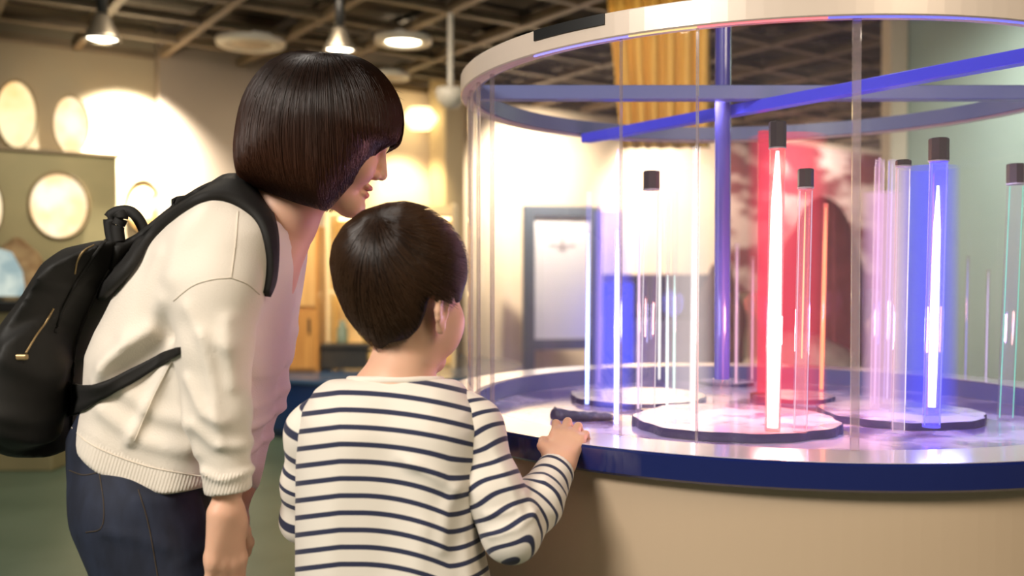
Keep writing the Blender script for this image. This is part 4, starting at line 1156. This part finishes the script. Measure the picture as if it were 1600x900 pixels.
jn = Field()
jp = [(160, 600), (112, 662), (103, 720), (104, 760), (120, 808), (152, 864), (178, 915), (230, 960), (300, 960), (338, 905), (331, 840), (322, 770), (318, 700), (280, 610)]
jn.pil(jp, WD, .138, .085)
for dd, sx in ((1.365, 0), (1.525, 18)):
    jn.chain([W(215 + sx, 800, dd), W(262 + sx, 940, dd), W(305 + sx, 1090, dd - .005), W(275 + sx, 1260, dd), W(245 + sx, 1500, dd)], [.090, .082, .064, .058, .050], .03)
jf = [([(300, 790), (260, 800), (200, 790)], 1.25, .003, .006), ([(325, 830), (280, 845)], 1.25, .0035, .005), ([(150, 840), (200, 850), (260, 880)], 1.25, .003, .006), ([(320, 870), (260, 900)], 1.25, .003, .006)]
jn.fn(folds(jf), lo3 - np.array([0, 0, .6]), hi3, 0, 'd')

HO = W(514, 208, 1.42); HR = frame(math.radians(11), math.radians(21)); HS = .93
wb = Field()
T = add_head(wb, HO, HR, HS)
wb.cone(W(478, 285, 1.435), W(425, 352, 1.45), .043, .055, .03)
wb.cone(W(432, 345, 1.45), W(380, 420, 1.45), .058, .09, .03)
wb.pil([(x * .93 + 330 * .07 - (16 if x > 380 else 0), min(y * .95 + 540 * .05, 700)) for x, y in tors], WD, .118, .075, k=.02)
wb.chain([W(352, 400, 1.33), W(340, 540, 1.29), W(346, 640, 1.285), W(356, 740, 1.285), W(353, 796, 1.287)], [.046, .036, .031, .0235, .0165], .02)
wb.chain([W(425, 410, 1.59), W(400, 600, 1.59), W(376, 745, 1.52), W(366, 815, 1.49)], [.042, .034, .026, .017], .02)
crl = [(.18, .35, .25), (.15, .35, .25), (.18, .35, .3), (.22, .4, .3)]
add_hand(wb, W(353, 800, 1.287), (-.02, .06, -1), (.80, -.60, 0), (.60, .80, 0), .84, crl)
add_hand(wb, W(369, 812, 1.488), (-.10, -.05, -1), (.8, .6, 0), (.6, -.8, 0), .86, crl)
for dd, sx in ((1.365, 0), (1.525, 18)):
    wb.chain([W(230 + sx, 780, dd), W(262 + sx, 940, dd), W(305 + sx, 1090, dd - .005), W(275 + sx, 1260, dd), W(245 + sx, 1560, dd)], [.07, .066, .050, .044, .032], .03)
wb.cone(W(205, 740, WD), W(230, 800, WD), .08, .08, .03)
woman = field_obj('person', wb, .007, m_skin, zx=[(-.33, -.16, .0024), (-.48, -.33, .0045)], zy=[(1.33, 1.52, .0026), (1.22, 1.33, .0035)], zz=[(1.16, 1.45, .0022), (.60, .82, .0032)], attrs={'tone': tone_fn(T, HO, HR, HS)}, sm=2)
tag(woman, 'woman with a dark bob, cream sweater and jeans bending forward towards the glass case', 'person')


def rib_attr(V):
    px = V[:, 0] / V[:, 1] * F + 800; py = 428 - (V[:, 2] - H) / V[:, 1] * F
    hem = np.interp(px, hemx[:, 0], hemx[:, 1])
    w = ((py > hem - 36) & (px < 322)) * 1.0
    cu = ((py > 738) & (px > 322) & (V[:, 1] < 1.36)) * 1.0
    return (w + cu > 0) * (px * 1.15 + py * .35)


sweater = field_obj('sweater', sw, .0042, m_sweater, woman, attrs={'rib': rib_attr}, sm=2)
jeans = field_obj('jeans', jn, .006, m_denim, woman, sm=2)
for k_, pl in enumerate([[(372, 330), (368, 380), (361, 434)], [(361, 434), (330, 437), (300, 447), (271, 470)], [(361, 434), (385, 443), (406, 460)], [(268, 565), (240, 620), (210, 690)], [(112, 668), (135, 690), (175, 710), (235, 730), (300, 742), (322, 744)]]):
    seam('seam', sw, pl, 1.15, 1.5, m_thread, sweater, .0009)
for pl in [[(155, 738), (162, 790), (158, 825), (134, 832)], [(216, 765), (232, 820), (248, 910), (262, 980)], [(108, 735), (130, 742), (155, 738)]]:
    seam('stitching', jn, pl, 1.15, 1.5, m_dthread, jeans, .0008)
for dd, sx in ((1.365, 0), (1.525, 18)):
    a = W(245 + sx, 1560, dd); sh = Field()
    sh.cone((a[0] - .03, dd, .035), (a[0] + .15, dd, .030), .034, .028, .02).cone((a[0] - .02, dd, .05), (a[0] + .03, dd, .07), .036, .036, .02)
    sh.fn(lambda X, Y, Z: .001 - Z, (a[0] - .3, dd - .2, -.1), (a[0] + .4, dd + .2, .3), 0, 'x')
    field_obj('shoe', sh, .005, mat('white_sneaker', (.7, .68, .62), .6), woman)

# hair --------------------------------------------------------------------
KS = np.array([0, .2, .4, .6, .75, .88, 1.0])
KP = np.array([[(485, 82), (398, 74), (345, 190), (384, 286)], [(490, 83), (430, 100), (380, 210), (425, 304)], [(500, 84), (470, 120), (445, 230), (475, 322)], [(508, 85), (520, 120), (520, 230), (520, 335)],
               [(515, 85), (560, 120), (574, 210), (557, 292)], [(522, 85), (585, 108), (615, 190), (597, 238)], [(530, 86), (606, 88), (648, 168), (624, 226)]], float)


def kctl(s): return np.stack([[np.interp(s, KS, KP[:, i, c]) for c in (0, 1)] for i in range(4)])


tt = np.linspace(0, 1, 24)
outl = [tuple(p) for p in bez(kctl(0), tt)] + [tuple(kctl(s)[3]) for s in np.linspace(.04, .96, 24)] + [tuple(p) for p in bez(kctl(1), tt)[::-1]]
hw = Hair(outl, (490, 205), 1.42, .098, 4.0, W(0, 320, 1.42)[2], W(0, 190, 1.42)[2])
hf = hw.fieldit(.0045)
hf.ell(HO + HR @ np.array([.085, 0, -.045]), (.075, .052, .085), HR, .012, '-')
# hollow under the hem so the neck can pass
hf.cone(W(470, 350, 1.42), W(462, 270, 1.42), .070, .050, .01, '-')
m_hairw = hair_mat('black_brown_hair', (.006, .003, .002), (.016, .007, .004), (.058, .020, .009))  # reddish tips put the warm backlight into the hair colour
m_hairbase = mat('hair_under', (.008, .0045, .0035), .6, spec=.12, bump=(160, .6, .002, (1, 1, .1)))
hb = field_obj('hair', hf, .0035, m_hairbase, woman, sm=2)


def lay(hr, P2, side, sc=1.0, jit=0):
    """pixel paths (N,n,2) laid on the near (-1) or far (+1) side of the shell"""
    N, n, _ = P2.shape; base = np.array(W(0, 0, hr.d))
    X = (P2[..., 0] - 800) / F; Z = P2[..., 1]
    c, s_ = math.cos(PIT), math.sin(PIT); v = (450 - Z) / F; yv = c + v * s_; zz = v * c - s_
    xz = np.stack([X / yv * hr.d, H + zz / yv * hr.d], -1)
    r = hr.rho(xz[..., 0], xz[..., 1]); cc_ = hr.c[[0, 2]]; k = np.minimum(1, .993 / np.maximum(r, 1e-6))[..., None]
    xz = cc_ + (xz - cc_) * k
    y = hr.d + side * hr.lift(xz, sc)
    return np.stack([xz[..., 0], y, xz[..., 1]], -1)


def woman_strands(N, side, seed, wild=1.0):
    g = np.random.default_rng(seed); n = 16; t = np.linspace(0, 1, n); P = []
    clump = g.normal(size=90) * 2.6
    for _ in range(N):
        s = g.random(); K = kctl(s).copy(); q = int(s * 89)
        K[0] += g.normal(size=2) * 1.0; K[1] += g.normal(size=2) * 5 * wild; K[2] += g.normal(size=2) * 5 * wild; K[3] += (g.normal(size=2) * (3.2, 5.5) + (clump[q], abs(clump[q]) * .6)) * wild
        e = g.uniform(.80, 1.03) if g.random() < .5 else g.uniform(.96, 1.03)
        P.append(bez(K, t * e))
    sc = 1.0 + g.normal(size=(N, 1)) * .012
    L = lay(hw, np.array(P), side, 1.0)
    L[..., 1] = hw.d + (L[..., 1] - hw.d) * sc
    return L


S = np.concatenate([woman_strands(5200, -1, 1), woman_strands(1800, 1, 2)])
# the far curtain opens around the face
Lc = (S - HO) @ HR; face = (Lc[..., 0] > .045) & (Lc[..., 2] < -.0) & (np.abs(Lc[..., 1]) < .05) & (S[..., 1] > 1.40)
S = S[~face.any(1)]
strands_mesh('hair_strands', S, .00052, m_hairw, hb, np.abs(.00052 + rng.normal(size=len(S)) * .00012))
# a few stray hairs on top
g = np.random.default_rng(5); P = []
for _ in range(70):
    a = g.uniform(0, 1); p0 = np.array([np.interp(a, [0, 1], [480, 600]), 0]); p0[1] = np.interp(p0[0], [480, 520, 560, 600], [86, 86, 100, 138]) + g.uniform(2, 10)
    dr = np.array([g.normal() * 12 + 14, -g.uniform(3, 12)]); t = np.linspace(0, 1, 16)[:, None]
    P.append(p0 + dr * t + np.array([6, 14]) * t * t)
P = np.array(P); Z3 = np.array([[W(x, y, 1.42) for x, y in q] for q in P]); Z3[..., 1] += g.normal(size=(70, 1)) * .02
strands_mesh('stray_hairs', Z3, .00022, m_hairw, hb)

# backpack ------------------------------------------------------------------
bk = Field()
bpoly = [(262, 338), (222, 366), (196, 371), (165, 373), (125, 382), (95, 395), (68, 417), (42, 450), (18, 483), (-5, 512), (-28, 556), (-38, 620), (-30, 688), (0, 709), (55, 716), (95, 709), (112, 692), (121, 650), (130, 612), (131, 575), (139, 539), (183, 452), (240, 369), (282, 330)]
bk.pil(bpoly, 1.44, .15, .075)
pocket = [(88, 492), (30, 505), (-20, 560), (-34, 640), (-18, 690), (40, 702), (82, 694), (98, 640), (100, 560)]
bk.pil(pocket, 1.36, .085, .05, k=.012)
bf = [([(128, 384), (112, 430), (60, 500)], 1.3, .004, .004), ([(200, 380), (150, 450), (118, 540), (108, 690)], 1.3, .005, .005), ([(60, 440), (90, 450), (150, 430)], 1.3, .004, .008), ([(20, 560), (60, 600), (85, 660)], 1.3, .004, .009), ([(0, 640), (50, 660)], 1.3, .004, .008), ([(150, 470), (180, 430), (230, 385)], 1.3, .004, .008)]
bk.fn(folds(bf), np.array([-1.4, 1.0, .4]), np.array([0, 1.8, 1.4]), 0, 'd')
bk.fn(lambda X, Y, Z: -.002 * np.sin(33 * X + 21 * Z) * np.sin(27 * Z - 13 * X + 9 * Y), np.array([-1.4, 1.0, .4]), np.array([0, 1.8, 1.4]), 0, 'd')
# leave room for the woman's back
bk.p.append((sw.p[0][0], sw.p[0][1], sw.p[0][2], .001, '-'))
c0 = W(60, 560, 1.44)
pack = empty('backpack', tuple(c0), 'black fabric backpack worn on the woman\'s back', 'backpack')
field_obj('pack_body', bk, .0048, m_pack, pack)
both = Field(); both.p = sw.p + bk.p[:-1]
strap('shoulder_strap', both, [(178, 384), (213, 367), (250, 338), (289, 307), (335, 283), (372, 279), (403, 298), (421, 335), (428, 380), (424, 436), (413, 463)], [(160, 470), (205, 425), (232, 380), (268, 345), (311, 317), (345, 312), (376, 325), (402, 349), (416, 394), (416, 428), (410, 456)], 1.12, 1.62, m_web, pack, .009, 60)
strap('lower_strap', both, [(108, 596), (128, 602), (160, 598), (200, 578), (245, 556), (281, 542)], [(112, 650), (134, 640), (162, 622), (205, 600), (250, 572), (282, 553)], 1.12, 1.62, m_web, pack, .005, 40)
strap('far_shoulder_strap', both, [(456, 347), (461, 362), (463, 385)], [(464, 349), (467, 364), (467, 384)], 1.35, 1.6, m_web, pack, .005, 20)
def arc(pts, d, r, name, m, par):
    P = np.array([W(x, y, d) for x, y in resample(pts, 30)]); return MB().tube(P, r, 10).build(name, m, par, smooth=True)
arc([(176, 380), (171, 352), (172, 338), (186, 330), (203, 330), (216, 342), (226, 362), (232, 378)], 1.43, .0085, 'carry_handle', m_web, pack)
arc([(186, 378), (184, 356), (190, 340), (186, 332)], 1.40, .0095, 'carry_handle_pad', m_web, pack)
seam('zip', bk, [(147, 383), (131, 392), (121, 408), (117, 428)], 1.15, 1.6, m_zip, pack, .0016)
seam('zip', bk, [(84, 482), (72, 503), (58, 522), (40, 552)], 1.15, 1.6, m_zip, pack, .0016)
seam('zip_piping', bk, [(165, 376), (150, 395), (120, 440), (100, 480), (86, 520)], 1.15, 1.6, m_web, pack, .003)
seam('side_piping', bk, [(208, 376), (168, 425), (132, 500), (115, 560), (111, 690)], 1.15, 1.6, m_web, pack, .0025)
c = march(bk, [(31, 558)], 1.1, 1.6)[0]
MB().box(c, (.022, .008, .008)).build('zip_pull', m_zip, pack, bevel=.002)

# ================================================================ BOY
BD = 1.30
BO = W(632, 461, BD); BYAW = math.atan2(.81, .58); BR = frame(BYAW, math.radians(8)); BS = .90
bb = Field()
TB = add_head(bb, BO, BR, BS, True)
bb.chain([W(641, 505, BD), W(634, 555, BD - .003), W(619, 602, BD)], [.036, .039, .054], .02)
bb.ell(W(618, 622, BD), (.066, .040, .020), None, .03)
bt = [(522, 592), (494, 608), (474, 636), (465, 672), (462, 720), (461, 800), (461, 900), (458, 1010), (768, 1010), (766, 900), (757, 860), (747, 820), (748, 760), (757, 710), (757, 660), (744, 628), (722, 607), (706, 596), (688, 589), (620, 592), (548, 588)]
bb.pil([(612 + (x - 612) * .90, 800 + (y - 800) * .93) for x, y in bt], BD, .070, .06, k=.02)
AR = [W(733, 672, BD), W(768, 765, 1.275), W(799, 833, 1.262), W(838, 788, 1.315), W(866, 738, 1.375)]
bb.chain(AR, [.034, .031, .029, .026, .021], .02)
wrist = W(874, 724, 1.392)
bb.chain([AR[-1], wrist], [.021, .020], .01)
# hand resting on the rim, fingers curled down to its top
kf = W(888, 682, 1.442)
add_hand(bb, wrist, kf - wrist, np.array([-.15, -.75, 1.0]), np.array([-1, .10, .22]), .72,
         [(.10, 1.05, .75), (.06, 1.0, .75), (.12, 1.05, .75), (.25, 1.1, .75)], splay=.30, thumb=[(.040, .046, .006), (.062, .050, .000), (.080, .046, -.012)])
AL = [W(492, 676, BD), W(478, 755, 1.32), W(474, 812, 1.34), W(530, 800, 1.44), W(570, 770, 1.50)]
bb.chain(AL, [.032, .027, .025, .022, .018], .02)
add_hand(bb, W(576, 762, 1.515), (.35, .55, .12), (-.1, -.1, 1), (.85, -.5, 0), .70, [(.3, .4, .3)] * 4)
for q, px in ((0, 545), (1, 685)):
    bb.chain([W(px, 1000, BD), W(px, 1250, BD), W(px + 2, 1620, BD)], [.055, .042, .026], .03)
boy = field_obj('person', bb, .007, m_skin, zx=[(-.20, -.02, .0026), (-.02, .13, .0022)], zy=[(1.20, 1.36, .003), (1.36, 1.50, .0022)], zz=[(.93, 1.22, .0024), (.80, .93, .0020)], attrs={'tone': tone_fn(TB, BO, BR, BS)}, sm=2)
tag(boy, 'boy in striped shirt seen from behind, one hand on the navy rim', 'person')

bs = Field()
bs.pil(bt, BD, .092, .075)
bs.ell(W(618, 618, BD), (.088, .064, .032), None, .03)
ztop = W(618, 592, BD)[2]
bs.fn(lambda X, Y, Z: (Z - ztop) - .10 * (BD - Y) + 0 * X, W(618, 560, BD) - .12, W(618, 600, BD) + .12, .006, 'x')
bfold = [([(640, 725), (680, 745), (718, 772)], 1.2, .004, .006), ([(625, 718), (650, 730)], 1.2, .003, .006), ([(715, 770), (700, 800), (690, 860)], 1.2, .005, .008), ([(735, 790), (728, 860), (738, 940)], 1.2, .005, .008), ([(545, 700), (520, 800), (515, 900)], 1.2, .002, .015), ([(660, 830), (650, 900)], 1.2, .003, .010), ([(600, 640), (610, 760), (600, 900)], 1.2, -.004, .018)]
bs.fn(folds(bfold), np.array([-.5, 1.0, .4]), np.array([.3, 1.6, 1.1]), 0, 'd')


def stripe_torso(V):
    px = V[:, 0] / V[:, 1] * F + 800; py = 428 - (V[:, 2] - H) / V[:, 1] * F
    far = V[:, 1] > BD
    d_ = np.where(far, 2 * BD - V[:, 1], V[:, 1]); px = V[:, 0] / d_ * F + 800; py = 428 - (V[:, 2] - H) / d_ * F
    u = np.clip(px - 530, 0, 300) / 100; l = np.clip(530 - px, 0, 100) / 100
    low = np.clip((py - 690) / 90, 0, 1)
    sag = 6.5 * u ** 2 * (1 - low) + low * (30 * np.clip((px - 560) / 140, 0, 1) ** 2 - 40 * np.clip((px - 700) / 80, 0, 1) ** 2) + 12 * l
    return (py - sag - 600) / 27.0


def chain_attr(pts, L0, scale=.0242, wob=0):
    pts = list(resample(np.array(pts), 48))
    cum = [0]
    for a, b in zip(pts[:-1], pts[1:]): cum.append(cum[-1] + np.linalg.norm(b - a))
    def fn(V):
        num = 0; den = 0
        for i, (a, b) in enumerate(zip(pts[:-1], pts[1:])):
            e = b - a; tr = ((V - a) @ e) / (e @ e); t = np.clip(tr, -.0, 1.0); d = np.linalg.norm(V - a - t[:, None] * e, axis=1)
            w = 1 / (d ** 6 + 1e-12); tt_ = tr if i in (0, len(pts) - 2) else t
            num = num + w * (cum[i] + (tr if i == len(pts) - 2 else np.minimum(tr, 1) if i == 0 else np.clip(tr, 0, 1)) * (cum[i + 1] - cum[i])); den = den + w
        return (num / den + L0) / scale + wob * np.sin(V[:, 0] * 70 + V[:, 2] * 50)
    return fn


def striped():
    m = mat('striped_jersey', (.80, .73, .64), .85, sheen=.15, bump=(600, .25, .0007)); nt = m.node_tree; b = nt.nodes['Principled BSDF']
    a = nt.nodes.new('ShaderNodeAttribute'); a.attribute_name = 'stripe'
    fr = nt.nodes.new('ShaderNodeMath'); fr.operation = 'FRACT'; nt.links.new(a.outputs['Fac'], fr.inputs[0])
    cr = nt.nodes.new('ShaderNodeValToRGB'); cr.color_ramp.interpolation = 'LINEAR'; e = cr.color_ramp.elements
    e[0].position = 0; e[0].color = (.80, .73, .64, 1); e[1].position = .33; e[1].color = (.80, .73, .64, 1)
    for p, c in ((.37, (.018, .022, .06, 1)), (.63, (.018, .022, .06, 1)), (.67, (.80, .73, .64, 1))):
        x = e.new(p); x.color = c
    nt.links.new(fr.outputs[0], cr.inputs[0]); nt.links.new(cr.outputs[0], b.inputs['Base Color']); return m


m_str = striped()
shirt = field_obj('striped_shirt', bs, .0042, m_str, boy, attrs={'stripe': stripe_torso}, sm=2)
ARr = [.043, .040, .037, .034, .0295]
s1 = Field(); s1.chain(AR, ARr, .02)
s1.cone(W(712, 650, BD), AR[0], .036, .043, .03)
s1.fn(folds([([(770, 700), (800, 760), (815, 800)], 1.25, .003, .005), ([(760, 800), (800, 790)], 1.25, .004, .004), ([(765, 830), (810, 815), (835, 800)], 1.25, .004, .004), ([(820, 765), (838, 800)], 1.28, .003, .004), ([(850, 745), (885, 775)], 1.32, .003, .004), ([(835, 770), (870, 800)], 1.3, .003, .004)]), np.array([-.2, 1, .6]), np.array([.3, 1.5, 1.1]), 0, 'd')
s1.cone(AR[-1] + (wrist - AR[-1]) * .55, wrist + (wrist - AR[-1]) * 2, .0228, .026, .001, '-')
cutn = (AR[-1] - AR[-2]) / np.linalg.norm(AR[-1] - AR[-2]); cutp = AR[-1] + cutn * .010
s1.fn(lambda X, Y, Z: (X - cutp[0]) * cutn[0] + (Y - cutp[1]) * cutn[1] + (Z - cutp[2]) * cutn[2], AR[-1] - .05, AR[-1] + .06, .002, 'x')
def elbow_attr(V):
    E_ = AR[2]; u1 = E_ - AR[0]; u1 /= np.linalg.norm(u1); u2 = AR[4] - E_; u2 /= np.linalg.norm(u2)
    a = (V - E_) @ u1; b_ = -(V - E_) @ u2; k_ = .012; h_ = np.maximum(k_ - np.abs(a - b_), 0) / k_
    return (np.minimum(a, b_) - h_ * h_ * k_ * .25 + .3) / .0215 + .10 * np.sin(V[:, 0] * 60 + V[:, 2] * 80)


field_obj('sleeve', s1, .0034, m_str, boy, attrs={'stripe': elbow_attr}, sm=2)
s2 = Field(); s2.chain(AL, [.036, .032, .030, .027, .023], .02); s2.cone(W(512, 652, BD), AL[0], .034, .036, .03)
field_obj('sleeve', s2, .004, m_str, boy, attrs={'stripe': chain_attr(AL, .0, .0235)}, sm=2)
cc0 = W(618, 592, BD); col = [cc0 + np.array([.0640 * math.cos(a), .047 * math.sin(a), -.001 - .0045 * math.sin(a)]) for a in np.linspace(0, 2 * math.pi, 41)]
m_collar = mat('cream_rib_collar', (.80, .73, .64), .85, bump=(300, .3, .001))
MB().tube(col, .0052, 8, cap=False).build('collar', m_collar, boy, smooth=True)
for q, px in ((0, 545), (1, 685)):
    tr = Field(); tr.chain([W(px + (10 if not q else -10), 985, BD), W(px, 1250, BD), W(px + 2, 1600, BD)], [.078, .062, .048], .03); field_obj('trouser_leg', tr, .007, m_denim, boy)
    a = W(px, 1620, BD); sh = Field()
    sh.cone((a[0] - .01, BD - .03, .032), (a[0] + .05, BD + .11, .027), .030, .026, .02)
    sh.fn(lambda X, Y, Z: .001 - Z, (a[0] - .3, BD - .2, -.1), (a[0] + .4, BD + .3, .3), 0, 'x')
    field_obj('shoe', sh, .005, mat('blue_sneaker', (.05, .08, .2), .6), boy)

# boy's hair
hout = [(605, 317), (637, 314), (672, 324), (703, 347), (724, 374), (735, 402), (736, 430), (733, 470), (715, 520), (680, 555), (640, 566), (600, 560), (566, 527), (543, 497), (524, 455), (516, 411), (521, 380), (538, 352), (568, 329)]
hem = [(516, 411), (524, 455), (543, 500), (568, 527), (594, 549), (614, 533), (645, 525), (660, 510), (669, 490), (674, 468), (684, 452), (698, 446), (709, 452), (715, 476), (721, 468), (726, 448), (736, 432)]
hbo = Hair(hout, (627, 436), BD, .098)
fb = hbo.fieldit(.004)
hemw = np.array([W(x, y, BD)[[0, 2]] for x, y in hem])
zfr = W(0, 432, BD)[2]
ordx = np.argsort(hemw[:, 0])


def hem_cut(X, Y, Z):
    # keep hair above the hem: nape line on the near side, fringe line on the face side
    zn = np.interp(X, hemw[ordx, 0], hemw[ordx, 1]); fwd = (X - BO[0]) * BR[0, 0] + (Y - BO[1]) * BR[1, 0]
    t = np.clip((fwd + .0) / .05, 0, 1); z_ = zn * (1 - t) + zfr * t
    z_ = np.where(Y < BD - .0, zn * (1 - t * 0) , z_)
    return (z_ - Z) * .8


fb.fn(hem_cut, hbo.c - .2, hbo.c + .2, .004, 'x')
m_hairb = hair_mat('dark_brown_hair', (.010, .005, .003), (.026, .012, .006), (.06, .028, .012))
hbb = field_obj('hair', fb, .003, m_hairbase, boy, sm=2)
bound = np.array([(516, 411), (524, 455), (543, 500), (568, 527), (594, 552), (614, 535), (645, 527), (660, 512), (669, 490), (674, 468), (684, 452), (698, 446), (709, 453), (715, 478), (721, 470), (727, 450), (737, 430), (737, 402), (725, 373), (704, 346), (673, 322), (637, 312), (605, 315), (568, 328), (538, 350), (520, 380), (516, 411)], float)
g = np.random.default_rng(11); bl = resample(bound, 700, False); N = 6500; n = 14; P = []; t = np.linspace(0, 1, n)[:, None]
Ck = np.array([598, 340.])
cl = g.normal(size=120) * 2.2
for _ in range(N):
    q = g.integers(0, 700); E_ = bl[q] + g.normal(size=2) * (1.6, 2.6) + (0, cl[int(q / 700 * 119)] * .7)
    p0 = Ck + g.normal(size=2) * 2.2; dvec = E_ - p0; perp = np.array([-dvec[1], dvec[0]]); sw_ = .07 + g.normal() * .035
    e = g.uniform(.25, 1.0) if g.random() < .45 else g.uniform(.9, 1.0); st = g.uniform(0, .35) if g.random() < .5 else 0
    tq = st + (e - st) * t
    P.append(p0 + dvec * tq + perp * sw_ * np.sin(tq * math.pi))
L = lay(hbo, np.array(P), -1); L[..., 1] = hbo.d + (L[..., 1] - hbo.d) * (1 + g.normal(size=(N, 1)) * .010)
strands_mesh('hair_strands', L, .0005, m_hairb, hbb)
# fringe side (away from the camera)
P = []
ft = np.array([(705, 345), (728, 380), (736, 405), (735, 436), (700, 440), (650, 438), (600, 436), (560, 438), (530, 430), (518, 411), (525, 375), (560, 333), (605, 316), (660, 318)], float); bl = resample(ft, 400, False)
for _ in range(1800):
    E_ = bl[g.integers(0, 400)] + g.normal(size=2) * 2; dv = E_ - Ck - (10, -8); P.append(Ck + (10, -8) + dv * np.linspace(0, 1, n)[:, None] * g.uniform(.8, 1))
strands_mesh('fringe_strands', lay(hbo, np.array(P), 1), .0005, m_hairb, hbb)
